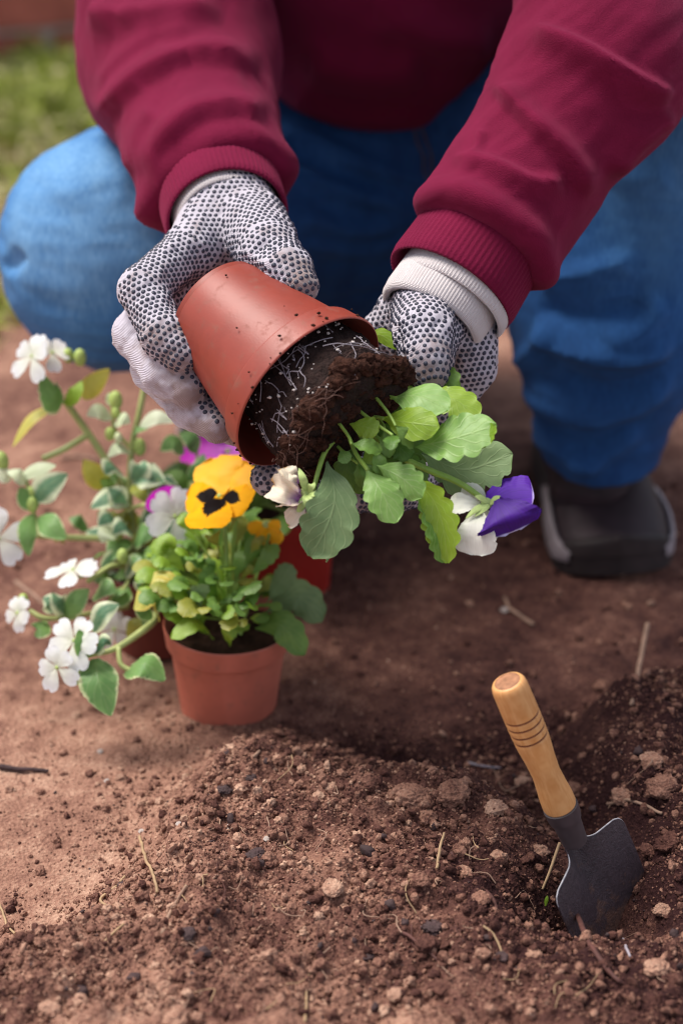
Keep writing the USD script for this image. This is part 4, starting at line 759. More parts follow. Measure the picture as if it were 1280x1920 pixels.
for k in range(28):
    z, an = g.uniform(-.012, PRO - .012), A0 + g.uniform(-1.25, 1.25); da, dz = g.normal() * .10, g.normal() * .004; pts = []
    for _ in range(g.integers(4, 9)): pts.append(on_ball(z, an, .0012 + g.uniform(0, .0012))); z += dz + g.normal() * .0018; an += da * .6 + g.normal() * .03; z = min(z, PRO - .010)
    wr_.add(*tube(pts, [g.uniform(.00022, .00042), .00013], 5, 14, False))
    if g.random() < .5: p = pts[len(pts) // 2]; i = len(pts) // 2; wr_.add(*tube([p, p + (pts[i] - pts[i - 1]) * .7 + AX * g.normal() * .005, p + (pts[i] - pts[i - 1]) * 1.3 + AX * g.normal() * .008], [.0003, .00015], 5, 8, False))
for k in range(48):
    big = k < 10; an = A0 + g.uniform(-.7, 1.6) * (1 if g.random() < .8 else -1); z = PRO - g.uniform(-.002, .014); pts = []; dr = g.normal() * .16; lf = .0035 if big else .0028
    for _ in range(g.integers(4, 8)): pts.append(on_ball(min(z, PRO - .003), an, lf + abs(g.normal()) * .003) + AX * max(0, z - PRO + .003) - np.array([0, 0, g.uniform(0, .0015)])); an += dr * .5 + g.normal() * .07; z += g.normal() * .0035 + .001
    br_.add(*tube(pts, [.00042 if big else .00022, .00012], 5, 14, False))
for k in range(90):
    z, an = g.uniform(-.015, PRO - .002), A0 + g.uniform(-1.3, 1.3); v, f = rock(1, k); pl_.add(v * g.choice([.0005, .0007, .0012], p=[.5, .35, .15]) + on_ball(z, an, .0012 + (.005 if z > PRO - .012 else 0)), f)
obj('white_roots', wr_.get(), 'white_root', uprooted, kind='stuff'); obj('brown_roots', br_.get(), 'brown_root', uprooted, kind='stuff'); obj('perlite', pl_.get(), 'perlite', uprooted, kind='stuff')
U = uprooted
LT, BRT, DK, GY = 'pansy_leaf_light', 'pansy_leaf_bright', 'pansy_leaf_dark', 'pansy_leaf_grey'
# dark inner leaves first, then the outer ones
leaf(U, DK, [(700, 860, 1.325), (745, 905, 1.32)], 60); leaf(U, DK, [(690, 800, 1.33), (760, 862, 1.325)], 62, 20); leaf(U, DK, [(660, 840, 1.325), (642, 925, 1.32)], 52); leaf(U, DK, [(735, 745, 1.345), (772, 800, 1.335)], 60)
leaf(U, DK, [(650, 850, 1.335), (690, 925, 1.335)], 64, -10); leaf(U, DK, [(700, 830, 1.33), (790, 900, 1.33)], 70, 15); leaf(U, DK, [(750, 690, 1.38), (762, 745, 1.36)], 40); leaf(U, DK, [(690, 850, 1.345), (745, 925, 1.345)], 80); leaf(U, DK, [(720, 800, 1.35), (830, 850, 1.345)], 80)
leaf(U, BRT, [(780, 740, 1.335), (845, 745, 1.325), (898, 778, 1.315)], 70, -15, ser=.2)
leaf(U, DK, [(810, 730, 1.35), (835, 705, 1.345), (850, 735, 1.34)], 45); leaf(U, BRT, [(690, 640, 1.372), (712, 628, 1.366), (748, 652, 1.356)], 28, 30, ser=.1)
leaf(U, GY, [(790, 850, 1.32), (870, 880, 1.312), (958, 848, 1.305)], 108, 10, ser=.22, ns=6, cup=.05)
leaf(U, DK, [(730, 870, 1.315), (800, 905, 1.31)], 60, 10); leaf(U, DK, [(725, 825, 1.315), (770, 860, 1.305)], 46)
leaf(U, LT, [(734, 747, 1.315), (782, 742, 1.298), (840, 762, 1.285)], 76, -12, ser=.07, ns=4)
leaf(U, BRT, [(715, 785, 1.31), (765, 792, 1.290), (820, 798, 1.278)], 62, 18, ser=.07, ns=4)
leaf(U, BRT, [(655, 795, 1.30), (685, 800, 1.293), (708, 806, 1.288)], 44, 5, ser=.12, ns=4)
leaf(U, LT, [(776, 838, 1.30), (848, 822, 1.282), (926, 792, 1.272)], 96, -5, ser=.17, ns=5, cup=-.06, wave=.2)
leaf(U, BRT, [(885, 850, 1.284), (912, 818, 1.276), (924, 796, 1.270)], 40, -35, ser=.1)
leaf(U, LT, [(705, 872, 1.29), (752, 896, 1.277), (790, 932, 1.272)], 62, 22, ser=.17, ns=5)
leaf(U, LT, [(686, 880, 1.285), (714, 918, 1.272), (744, 978, 1.268)], 72, -8, ser=.15, ns=5)
leaf(U, BRT, [(770, 900, 1.295), (806, 930, 1.285), (828, 985, 1.283), (836, 1058, 1.288)], 72, 30, ser=.22, ns=7, cup=.25)
leaf(U, LT, [(776, 905, 1.297), (800, 945, 1.290), (822, 1000, 1.287), (834, 1056, 1.29)], 60, -25, ser=.22, ns=7, cup=.15)
leaf(U, GY, [(612, 866, 1.30), (628, 930, 1.282), (612, 990, 1.276), (582, 1046, 1.278)], 104, -15, ser=.16, ns=5, cup=.10)
leaf(U, GY, [(622, 880, 1.302), (640, 960, 1.290), (615, 1055, 1.284)], 44, -55, ser=.2, ns=5)
leaf(U, BRT, [(688, 835, 1.305), (694, 862, 1.297), (702, 885, 1.292)], 30, 0, ser=.05); leaf(U, LT, [(638, 845, 1.305), (650, 868, 1.298)], 26, 10, ser=.1)
stem(U, [(640, 812, 1.318), (612, 842, 1.305), (598, 878, 1.297), (588, 918, 1.292)], [5.5, 5, 4.5]); stem(U, [(655, 822, 1.316), (668, 852, 1.300), (690, 882, 1.284)], [4.5, 4]); stem(U, [(690, 745, 1.33), (712, 741, 1.322), (745, 747, 1.312)], [3.5, 4]); stem(U, [(688, 778, 1.322), (720, 785, 1.308)], [3.5, 4])
stem(U, [(700, 815, 1.325), (740, 850, 1.315), (800, 880, 1.302), (860, 905, 1.296), (914, 942, 1.292)], [4.5, 6.5, 6.5, 6, 5.5], 'stem_green')
for k in range(8):
    q = BC + AX * (PRO + .002) + (rr_ * math.cos(k * 2.4) + bb_ * math.sin(k * 2.4)) * .011 * math.sqrt(k) ** .9; e = q + AX * g.uniform(.014, .03) + (RGT * g.normal() * .006 + UPV * (g.normal() * .006 - .004) - FWD * .010); obj('stem', tube([q - AX * .004, (q + e) / 2 + AX * .003, e], [.0013, .0010], 6, 8), 'stem_green', U)
    seedc[0] += 1; dd = nrm(AX + rr_ * g.normal() * .6 + bb_ * g.normal() * .6); v, f, uv = blade([e, e + dd * .010 + camdir(0, .1, -.4) * .004, e + dd * .021], .012, nrm(toV(e) + UPV * .5), 'pansy', .2, 4, .15, .3, seedc[0], -.1); obj('leaf', (v, f), [DK, 'garden_leaf', DK][k % 3], U, uv=uv)
# the purple flower seen from behind, its ivory lower petals, and the withered bloom
def petals_at(parent, name, core_px, core, items, cr=.004):
    fl = obj(name, ico(2, W(*core_px), cr), core, parent)
    for m, px, wpx, roll, cup, wave in items: leaf(fl, m, px, wpx, roll, 'petal', .04, 9, cup, wave, name='petal', curl=-.03, nv=13)
    return fl
petals_at(U, 'flower', (912, 944, 1.291), 'sepal_green', [
    ('ivory_petal', [(905, 948, 1.290), (868, 945, 1.288), (840, 948, 1.290)], 46, 10, .1, .25), ('ivory_petal', [(912, 942, 1.296), (890, 925, 1.298), (864, 926, 1.300)], 40, -20, .1, .2),
    ('ivory_petal', [(898, 955, 1.286), (892, 998, 1.280), (893, 1042, 1.284)], 84, 18, .12, .22), ('ivory_petal', [(905, 955, 1.289), (925, 985, 1.288), (938, 1004, 1.292)], 56, 0, .1, .2),
    ('purple_petal', [(922, 962, 1.290), (952, 938, 1.296), (1000, 928, 1.292)], 112, -25, .14, .16), ('dark_purple_petal', [(932, 936, 1.282), (950, 972, 1.270), (962, 1000, 1.276)], 132, 12, -.10, .14)])
for b, t_ in (((918, 948), (890, 968)), ((915, 945), (872, 972)), ((914, 942), (890, 930)), ((918, 946), (938, 930))): leaf(U, 'sepal_green', [(*b, 1.286), (*t_, 1.282)], 12, 0, 'oval', 0, name='sepal')
leaf(U, 'ivory_petal', [(800, 975, 1.31), (796, 992, 1.31)], 14, 0, 'petal', 0, name='petal')
petals_at(U, 'withered_flower', (574, 924, 1.289), 'sepal_green', [
    ('withered_petal', [(566, 930, 1.288), (542, 905, 1.278), (522, 880, 1.285)], 40, 30, .5, .5), ('withered_petal', [(562, 935, 1.287), (535, 922, 1.275), (512, 908, 1.286)], 52, -25, .6, .5),
    ('withered_petal', [(562, 938, 1.287), (548, 945, 1.276), (522, 948, 1.282)], 40, 40, .5, .5), ('withered_petal', [(565, 940, 1.288), (556, 962, 1.280), (540, 984, 1.284)], 38, 10, .45, .5), ('withered_petal', [(560, 905, 1.29), (545, 890, 1.282), (535, 876, 1.284)], 32, 0, .5, .4)], .0045)
for t_ in ((602, 930), (596, 946), (560, 878), (584, 958), (556, 972), (590, 905)): leaf(U, 'sepal_green', [(576, 925, 1.286), ((576 + t_[0]) / 2, (925 + t_[1]) / 2 - 3, 1.279), (*t_, 1.282)], 15, 0, 'oval', 0, name='sepal', curl=.1)

# ------------------------------------------------------------------ potted plants on the ground
def ground_at(px, py): p = drop(px, py); return p
def soil_disc(parent, c, r, seed):
    rr = np.linspace(0.0005, r, 14); t = np.linspace(0, 2 * np.pi, 49)[:-1]; v = np.array([[c[0] + a * math.cos(b), c[1] + a * math.sin(b), c[2]] for a in rr for b in t]); v[:, 2] += (meshkit.fbm(v * 120, 3, seed) - .5) * .012 * np.repeat(np.minimum(1, (r - rr) / .006), 48)
    obj('potting_soil', (v, quads(14, 48, True)), 'soil_in_pot', parent)
plain('soil_in_pot', (0.040, 0.020, 0.013), 0.9, 0.1, 0.6, 120, 0.9, 400, dist=.003)
g = np.random.default_rng(11)
def bushy(parent, c, n, rad, hgt, mats, size, upd=.5, ser=.14, thin=False):
    for k in range(n):
        a = g.uniform(0, 6.283); q = math.sqrt(g.random()); r = rad * q; z = hgt * (1 - .75 * q ** 2) * g.uniform(.25, 1.0); tip = c + np.array([r * math.cos(a), r * math.sin(a), z])
        if thin and q > .55: z = max(z, .038 + .02 * g.random()); tip[2] = c[2] + z
        if thin and r * math.cos(a) > .022 and z > .035: continue
        b = c + (tip - c) * np.array([.25, .25, .55]); L = size * g.uniform(.65, 1.25); out = nrm(tip - b + np.array([math.cos(a), math.sin(a), 0]) * .01); m = tip + out * L * .5 + np.array([0, 0, L * .12]); e = tip + out * L - np.array([0, 0, L * .15])
        if k % 2 == 0: obj('stem', tube([c + (tip - c) * .1 * np.array([1, 1, 0]), b, tip], .0011, 6, 9), 'stem_green', parent)
        seedc[0] += 1; nd = nrm(np.array([g.normal() * .4, g.normal() * .4 - .5, 1.0])); v, f, uv = blade([tip, m, e], L * g.uniform(.55, .75), nd, 'pansy', ser, 4, -.1, .18, seedc[0], -.1, nu=13, nv=7)
        obj('leaf', (v, f), mats[int(g.integers(len(mats)))], parent, uv=uv)
PB = np.array([(424 - 640) / FOC * 1.57, 1.362, 0.0]); PB[2] = float(height(PB[:2])[0]) - .001
py_ = thing('potted_pansy', 'small terracotta pot with a yellow pansy with black centre, nearest pot on the ground', 'potted plant', PB)
pot(py_, PB, (0.02, 0.0, 1), .0400, .0530, .080, .0185, foot=False, step=.0034); soil_disc(py_, PB + [0, 0, .068], .0490, 1)
cY = PB + np.array([.004, .004, .068])
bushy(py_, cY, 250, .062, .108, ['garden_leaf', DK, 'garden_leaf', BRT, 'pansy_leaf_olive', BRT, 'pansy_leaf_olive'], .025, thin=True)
PY = py_
leaf(PY, 'yellow_leaf', [(300, 1165, 1.545), (280, 1115, 1.525), (345, 1110, 1.515)], 66, -20, ser=.08, sag=.1); leaf(PY, 'yellow_leaf', [(352, 1118, 1.52), (300, 1092, 1.522), (247, 1140, 1.525)], 70, 20, ser=.08)
leaf(PY, BRT, [(390, 1190, 1.545), (350, 1150, 1.52), (305, 1140, 1.51)], 60, 10, ser=.1); leaf(PY, BRT, [(400, 1200, 1.54), (370, 1165, 1.51), (320, 1195, 1.50)], 46, 25, ser=.1)
leaf(PY, GY, [(495, 1150, 1.56), (555, 1118, 1.55), (603, 1165, 1.545)], 74, 15, ser=.14, ns=5); leaf(PY, 'garden_leaf', [(480, 1180, 1.54), (525, 1172, 1.525), (570, 1228, 1.52)], 66, 20, ser=.14, ns=5)
leaf(PY, GY, [(500, 1130, 1.55), (530, 1085, 1.54), (545, 1060, 1.535)], 50); leaf(PY, BRT, [(432, 1212, 1.53), (425, 1190, 1.51), (452, 1170, 1.51)], 34)
leaf(PY, DK, [(410, 1130, 1.53), (390, 1095, 1.51), (396, 1060, 1.51)], 38); leaf(PY, 'garden_leaf', [(470, 1080, 1.53), (500, 1045, 1.52), (520, 1020, 1.52)], 36); leaf(PY, GY, [(380, 1150, 1.52), (365, 1120, 1.51), (390, 1100, 1.50)], 38)
stem(PY, [(430, 1190, 1.55), (425, 1080, 1.53), (420, 990, 1.525), (415, 935, 1.518)], [4, 4]); stem(PY, [(450, 1190, 1.55), (480, 1080, 1.545), (505, 1000, 1.54), (500, 985, 1.54)], [3.5, 3])
Yc = W(413, 932, 1.508); Yn = nrm(toV(Yc) + camdir(-.12, .18, 0)); S = .0305
yf = flower(PY, Yc, Yn, camdir(.05, 1, 0), [(-28, 1.36 * S, 1.30 * S, -.003, 'yellow_petal', 'petal', -.08, .16, 4), (24, 1.38 * S, 1.32 * S, -.0015, 'yellow_petal', 'petal', -.08, .16, 6), (-98, 1.0 * S, 1.02 * S, .000, 'blotched_petal', 'petal', -.06, .14, 6), (100, 1.02 * S, 1.04 * S, .0008, 'blotched_petal', 'petal', -.06, .14, 6), (182, 1.1 * S, 1.4 * S, .0016, 'blotched_petal', 'petal', -.08, .14, 8)], core='bud_green', cr=.0022)
Bc = W(497, 985, 1.535)
flower(PY, Bc, camdir(.3, .5, .7), camdir(0, 1, 0), [(200, .018, .014, 0, 'yellow_petal', 'petal', .3, .3, -20), (150, .018, .015, .001, 'yellow_petal', 'petal', .3, .3, -25), (250, .016, .014, .001, 'yellow_petal', 'petal', .3, .3, -10), (100, .014, .012, .0, 'yellow_petal', 'petal', .3, .3, -10)], name='fading_flower', core='sepal_green', cr=.003)

# red pot with the magenta flower
RB = np.array([(523 - 640) / FOC * 1.775, 1.565, 0.0]); RB[2] = float(height(RB[:2])[0]) - .001
pr_ = thing('potted_petunia', 'bright red pot with a magenta flower, behind the orange pot and half hidden by leaves', 'potted plant', RB)
pot(pr_, RB, (0, 0, 1), .0470, .0550, .086, .016, m='red_plastic', foot=False, step=.0015); soil_disc(pr_, RB + [0, 0, .076], .052, 2)
bushy(pr_, RB + [-.02, .0, .078], 34, .06, .085, ['garden_leaf', DK], .034, ser=.0)
mc = W(428, 850, 1.68)
flower(pr_, mc, camdir(-.2, .75, -.6), camdir(0, 1, 0), [(8, .044, .054, 0, 'magenta_petal', 'petal', -.1, .25, 5), (75, .042, .050, .001, 'magenta_petal', 'petal', -.1, .25, 5), (-62, .044, .052, .0005, 'magenta_petal', 'petal', -.1, .25, 5), (150, .033, .042, .001, 'magenta_petal', 'petal', -.1, .25, 5), (-135, .035, .042, .0014, 'magenta_petal', 'petal', -.1, .25, 5)], core='bud_green')
stem(pr_, [(470, 1000, 1.74), (450, 930, 1.715), (435, 876, 1.703)], [4, 4])

# dark pot with the white impatiens
IB = np.array([(298 - 640) / FOC * 1.69, 1.468, 0.0]); IB[2] = float(height(IB[:2])[0]) - .001
im = thing('potted_impatiens', 'sprawling white flowered plant with cream edged leaves in a dark brown pot', 'potted plant', IB)
pot(im, IB, (-.03, 0, 1), .0380, .0460, .078, .014, m='maroon_plastic', foot=False, step=.0015); soil_disc(im, IB + [0, 0, .066], .043, 3)
PS = 'pale_stem'
for s_, r_ in (([(290, 1150, 1.68), (262, 1040, 1.66), (232, 920, 1.65), (200, 865, 1.645), (160, 805, 1.64), (122, 752, 1.63)], [6, 6, 7, 7, 7]), ([(268, 1080, 1.665), (245, 960, 1.655), (246, 850, 1.64), (262, 770, 1.63), (273, 715, 1.625)], [6, 6, 6, 6]), ([(165, 815, 1.64), (120, 842, 1.63), (80, 860, 1.63)], [6, 6]), ([(265, 1060, 1.66), (215, 1015, 1.63), (130, 1008, 1.62), (60, 1004, 1.61), (20, 1000, 1.60)], [6, 6, 5]),
                ([(262, 1075, 1.66), (215, 1060, 1.60), (165, 1090, 1.57)], [5, 5]), ([(275, 1130, 1.66), (175, 1150, 1.60), (90, 1160, 1.57), (55, 1145, 1.57)], [6, 5, 5]), ([(285, 1160, 1.655), (292, 1150, 1.60), (285, 1168, 1.55), (250, 1195, 1.53), (212, 1218, 1.52), (172, 1228, 1.515)], [7, 7, 7, 6, 5]), ([(222, 1214, 1.52), (226, 1245, 1.515), (246, 1258, 1.513)], [5, 5]),
                ([(250, 1030, 1.65), (290, 985, 1.60), (318, 972, 1.575)], [4, 4]), ([(240, 960, 1.65), (262, 948, 1.61), (310, 945, 1.58)], [4, 4]), ([(245, 840, 1.64), (215, 805, 1.635), (210, 760, 1.63)], [4, 4]), ([(125, 755, 1.63), (98, 740, 1.62), (66, 690, 1.61)], [4, 4]), ([(130, 1008, 1.62), (70, 975, 1.61), (58, 930, 1.605), (45, 890, 1.60)], [5, 4, 4]), ([(245, 950, 1.65), (215, 950, 1.63), (190, 950, 1.62)], [4, 4]), ([(262, 1040, 1.66), (235, 1100, 1.60), (205, 1125, 1.58)], [4, 4]),
                ([(300, 1140, 1.67), (340, 1060, 1.64), (352, 960, 1.64), (370, 850, 1.66)], [4, 4, 3]), ([(340, 1060, 1.64), (372, 1000, 1.64)], [3, 3])): stem(im, s_, r_, PS)
IL, VL, CL = 'impatiens_leaf', 'variegated_leaf', 'cream_leaf'
for m, px, w, ro in ((IL, [(118, 748, 1.62), (98, 742, 1.605), (84, 700, 1.60)], 66, 20), (BRT, [(120, 755, 1.62), (138, 738, 1.61), (152, 712, 1.61)], 36, -20), ('yellow_leaf', [(157, 748, 1.63), (175, 722, 1.625), (206, 692, 1.625)], 42, 30), ('yellow_leaf', [(98, 762, 1.62), (58, 785, 1.615), (22, 836, 1.615)], 30, 30), ('yellow_leaf', [(205, 912, 1.64), (178, 890, 1.625), (158, 862, 1.62)], 46, -10),
                    (CL, [(262, 800, 1.62), (292, 782, 1.61), (328, 790, 1.61)], 30, 0), (CL, [(208, 785, 1.63), (185, 770, 1.62), (162, 778, 1.62)], 32, 0), (CL, [(215, 795, 1.62), (228, 785, 1.61), (244, 792, 1.61)], 30, 0), (CL, [(245, 848, 1.63), (222, 838, 1.62), (200, 856, 1.62)], 30, 20), (CL, [(215, 760, 1.63), (208, 748, 1.62), (206, 735, 1.62)], 22, 0), (CL, [(38, 895, 1.60), (70, 880, 1.595), (104, 872, 1.59)], 28, 0), (CL, [(20, 900, 1.60), (8, 890, 1.595), (-20, 885, 1.59)], 32, 0), (CL, [(48, 905, 1.60), (35, 890, 1.59), (14, 880, 1.59)], 34, 20),
                    (VL, [(70, 940, 1.60), (85, 915, 1.59), (126, 888, 1.59)], 56, 10), (IL, [(72, 950, 1.60), (50, 935, 1.595), (38, 915, 1.59)], 40, -10), (IL, [(72, 970, 1.60), (92, 985, 1.585), (122, 1010, 1.58)], 48, 20), (IL, [(62, 965, 1.60), (52, 1000, 1.585), (55, 1042, 1.585)], 40, -20), (VL, [(250, 905, 1.63), (272, 890, 1.615), (308, 900, 1.61)], 62, -10), (VL, [(246, 900, 1.63), (262, 880, 1.61), (270, 862, 1.61)], 50, 10), (VL, [(240, 940, 1.63), (212, 930, 1.61), (170, 950, 1.60)], 52, 10), (VL, [(236, 950, 1.62), (222, 932, 1.605), (205, 915, 1.60)], 46, -10), (VL, [(230, 890, 1.63), (210, 872, 1.615), (200, 890, 1.61)], 46, 10),
                    (VL, [(225, 985, 1.62), (205, 970, 1.60), (185, 985, 1.595)], 44, 0), (CL, [(222, 990, 1.62), (200, 1000, 1.60), (190, 1018, 1.60)], 36, 0), (IL, [(240, 1010, 1.63), (222, 1020, 1.61), (205, 1050, 1.60)], 46, 10), (IL, [(250, 1020, 1.62), (262, 1002, 1.605), (285, 1005, 1.60)], 50, 0), (VL, [(248, 1000, 1.62), (232, 985, 1.60), (212, 1000, 1.595)], 44, 0), (DK, [(300, 930, 1.65), (325, 905, 1.64), (350, 920, 1.64)], 56, 0), (IL, [(285, 1040, 1.62), (265, 1050, 1.60), (258, 1075, 1.60)], 44, 0), (CL, [(270, 1050, 1.61), (285, 1040, 1.60), (302, 1050, 1.60)], 34, 0), (VL, [(300, 1000, 1.63), (320, 985, 1.62), (345, 995, 1.62)], 50, 0),
                    (IL, [(175, 1120, 1.59), (192, 1102, 1.575), (215, 1108, 1.57)], 48, -10), (VL, [(130, 1150, 1.585), (112, 1130, 1.57), (100, 1110, 1.57)], 44, 10), (IL, [(120, 1160, 1.58), (140, 1130, 1.565), (165, 1105, 1.56)], 46, 0), (IL, [(85, 1165, 1.575), (75, 1180, 1.56), (62, 1190, 1.56)], 40, 0), (VL, [(100, 1150, 1.58), (95, 1130, 1.57), (80, 1120, 1.57)], 38, 0), (VL, [(175, 1185, 1.53), (190, 1150, 1.52), (222, 1132, 1.52)], 46, -10), (IL, [(175, 1228, 1.515), (160, 1210, 1.50), (150, 1180, 1.50)], 50, 10), (VL, [(178, 1225, 1.515), (192, 1205, 1.50), (208, 1210, 1.50)], 36, 10), (BRT, [(165, 1240, 1.512), (150, 1262, 1.505), (142, 1285, 1.505)], 40, 0),
                    (IL, [(178, 1235, 1.51), (186, 1280, 1.495), (208, 1342, 1.492)], 76, 0), (IL, [(234, 1262, 1.512), (272, 1244, 1.500), (312, 1272, 1.500)], 74, -25), (VL, [(270, 1120, 1.60), (262, 1100, 1.57), (275, 1080, 1.57)], 30, 0), (IL, [(285, 1160, 1.54), (268, 1145, 1.53), (262, 1125, 1.53)], 30, 0), (VL, [(330, 930, 1.65), (310, 915, 1.64), (300, 890, 1.64)], 46, 0), (IL, [(345, 850, 1.66), (325, 830, 1.65), (300, 845, 1.65)], 36, 0), (IL, [(368, 850, 1.66), (360, 825, 1.65), (335, 810, 1.65)], 34, 0), (IL, [(352, 900, 1.65), (372, 880, 1.64), (380, 850, 1.64)], 36, 0), (IL, [(240, 1100, 1.60), (225, 1120, 1.585), (200, 1135, 1.58)], 40, 0)):
    leaf(im, m, px, w, ro, 'oval', .04, 9, -.12, .12)
gi = np.random.default_rng(31)
for k in range(64):
    x, y, d = gi.normal(262, 46), gi.normal(1010, 75), 1.645 + gi.normal() * .02; a = gi.uniform(0, 6.28); L = gi.uniform(26, 50); leaf(im, [VL, IL, 'garden_leaf', 'pansy_leaf_olive', CL][min(4, int(gi.random() * 4.4))], [(x, y, d), (x + L * .5 * math.cos(a), y + L * .5 * math.sin(a) - 5, d - .012), (x + L * math.cos(a), y + L * math.sin(a), d - .012)], L * gi.uniform(.6, .8), gi.normal() * 25, 'oval', .04, 9, -.12, .15)
def white_flower(px, py, d, s, nd, rot, extra=()):
    c = W(px, py, d); flower(im, c, nd, camdir(math.sin(math.radians(rot)), math.cos(math.radians(rot)), .01), IMP(s / FOC * d, 0), core='bud_green', cr=.0016)
white_flower(62, 668, 1.60, 46, camdir(-.6, .25, -.75), 10); white_flower(98, 662, 1.615, 34, camdir(.3, .5, -.75), 30); white_flower(-4, 1010, 1.585, 52, camdir(.35, .1, -.9), 0); white_flower(138, 1070, 1.56, 48, camdir(-.25, .8, -.5), 20); white_flower(34, 1150, 1.56, 32, camdir(-.5, .1, -.8), 40); white_flower(140, 1202, 1.505, 48, camdir(-.35, .3, -.85), 25); white_flower(108, 1252, 1.50, 40, camdir(-.3, .0, -.9), -20); white_flower(327, 968, 1.57, 52, camdir(.45, .1, -.85), 25); white_flower(215, 1180, 1.63, 36, camdir(-.2, -.2, -.9), 0)
for a in (55, 5): 
    c = W(318, 958, 1.582); d_ = camdir(-math.sin(math.radians(a)), math.cos(math.radians(a)), 0); seedc[0] += 1; v, f, uv = blade([c, c + d_ * .010, c + d_ * .021], .02, toV(c), 'petal', 0, 5, -.1, .1, seedc[0]); obj('petal', (v, f), 'magenta_petal', im, uv=uv)
for px, py, d, r in ((217, 752, 1.62, 15), (206, 815, 1.625, 11), (222, 822, 1.62, 9), (2, 868, 1.60, 17), (60, 948, 1.60, 13), (58, 925, 1.60, 10), (262, 840, 1.63, 14), (230, 1045, 1.60, 13), (218, 775, 1.62, 10), (150, 672, 1.62, 14), (128, 668, 1.62, 12), (262, 905, 1.63, 8), (44, 1128, 1.57, 12)):
    v, f = ico(2, (0, 0, 0), 1); v = v * np.array([.85, .85, 1.25]) * (r / FOC * d) * (1 + .12 * v[:, 2:]); obj('bud', (v + W(px, py, d), f), 'bud_green' if r > 9 else 'bud_pale', im)

# ------------------------------------------------------------------ the trowel
TA = camdir(-.41 * .89, .91 * .89, -.454); TP = camdir(.91, .41, 0); TM = camdir(.41 * .454, -.91 * .454, -.89); TW = nrm(TP * .78 - TM * .62); TN = nrm(np.cross(TW, TA)); TN = TN * np.sign(TN @ (C0 - G(1130, 1650)))
soil_pt = drop(1138, 1752); J = None
for s in np.linspace(.02, .2, 361):
    q = PX(soil_pt + TA * s)
    if q[1] <= 1585: J = soil_pt + TA * s; break
J = W(1083, 1572, DEP(J))                               # neck of the blade
tr = thing('trowel', 'hand trowel with turned wooden handle and black blade stuck upright in the soil', 'trowel', J)
sv = np.concatenate([np.linspace(0, .012, 6), np.linspace(.0135, .034, 20), np.linspace(.038, .138, 24)]); nu, nv = len(sv), 33; top, bot = [], []
for s in sv:
    hw = np.interp(s, [0, .012, .0155, .0175, .0190, .0210, .0235, .027, .031, .060, .095, .115, .130, .138], [.0085, .0088, .0112, .0155, .0250, .0355, .0402, .0422, .0430, .0435, .0425, .031, .012, .001]); x = np.linspace(-1, 1, nv) * hw
    gr = np.interp(s, [0, .02, .055, .075], [1.0, .85, .35, 0]); y = -.0120 * gr * np.exp(-(x / (.0105)) ** 2) + .0045 * (x / .050) ** 2 * min(1, s / .03)
    p = J - TA * (s - .006) + np.outer(x, TW) + np.outer(y, TN); top.append(p); bot.append(p - TN * .0014)
v = np.vstack([np.array(top).reshape(-1, 3), np.array(bot).reshape(-1, 3)]); k = nu * nv; f0 = quads(nu, nv); bd = [i for i in range(nv)] + [i * nv + nv - 1 for i in range(1, nu)] + [(nu - 1) * nv + i for i in range(nv - 2, -1, -1)] + [i * nv for i in range(nu - 2, 0, -1)]
fe = [[a, b, b + k] for a, b in zip(bd, bd[1:] + bd[:1])] + [[a, b + k, a + k] for a, b in zip(bd, bd[1:] + bd[:1])]
obj('blade', (v, np.vstack([f0, f0[:, ::-1] + k, fe])), 'steel', tr, smooth=35)
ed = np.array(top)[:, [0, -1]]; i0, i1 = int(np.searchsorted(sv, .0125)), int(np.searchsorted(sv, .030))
for q in (0, 1): obj('worn_edge', tube(ed[i0:i1, q] - TN * .0004, [.0003, .0006, .0005, .0003], 6, 40), 'highlight_steel', tr)  # light strips that paint a highlight onto the blade shoulders
HB = J + TA * .026 - TN * .004
obj('ferrule', lathe([(.0, -.030), (.0088, -.030), (.0100, -.012), (.0112, -.009), (.0118, -.006), (.0122, .002), (.010, .0035), (0, .0035)], HB, TA, 48), 'ferrule_metal', tr, smooth=40)
hz = np.array([0, .0012, .004, .012, .022, .034, .048, .060, .066] + sum([[q - .0013, q - .0005, q + .0005, q + .0013] for q in (.070, .0765, .083, .0895)], []) + [.098, .108, .114, .1172, .1190, .1196]); hr = np.interp(hz, [0, .0012, .004, .012, .022, .034, .048, .062, .075, .09, .105, .114, .1172, .119, .1196], [.0105, .0122, .0130, .0128, .0117, .0108, .0116, .0131, .0136, .0137, .0136, .0134, .0128, .0117, .0105])
for q in (.070, .0765, .083, .0895): hr[np.abs(hz - q) < .0006] -= .0009
hr *= .90; hz = hz * .93; hpz = [(0, .001)] + list(zip(hr, hz)) + [(.008, hz[-1] + .0003), (.0, hz[-1])]; hv, hf = lathe(hpz, HB + TA * .001, TA, 64); th = np.tile(np.arange(64) * 2 * np.pi / 64, len(hpz)); huv = np.column_stack([np.cos(th) * 1.3 + .3 * np.sin(th), np.repeat([p[1] for p in hpz], 64) * 9])
hd = obj('handle', (hv, hf), 'wood', tr, uv=huv); 
for q in (.070, .0765, .083, .0895):
    rq = float(np.interp(q, [.062, .075, .09, .105], [.0131, .0136, .0137, .0136])) * .90; obj('groove', lathe([(rq - .0013, -.0006), (rq - .0004, -.0005), (rq - .0004, .0005), (rq - .0013, .0006), (rq - .0013, -.0006)], HB + TA * (q * .93 + .001), TA, 48), 'dark_groove', hd)  # dark brown ring set into each groove
obj('handle_end', lathe([(0, .0), (.0085, .0), (.0092, -.0006), (.0085, .0004), (.006, .0007), (.0, .0006)], HB + TA * (.1209 * .93), TA, 40), 'wood_end', hd)

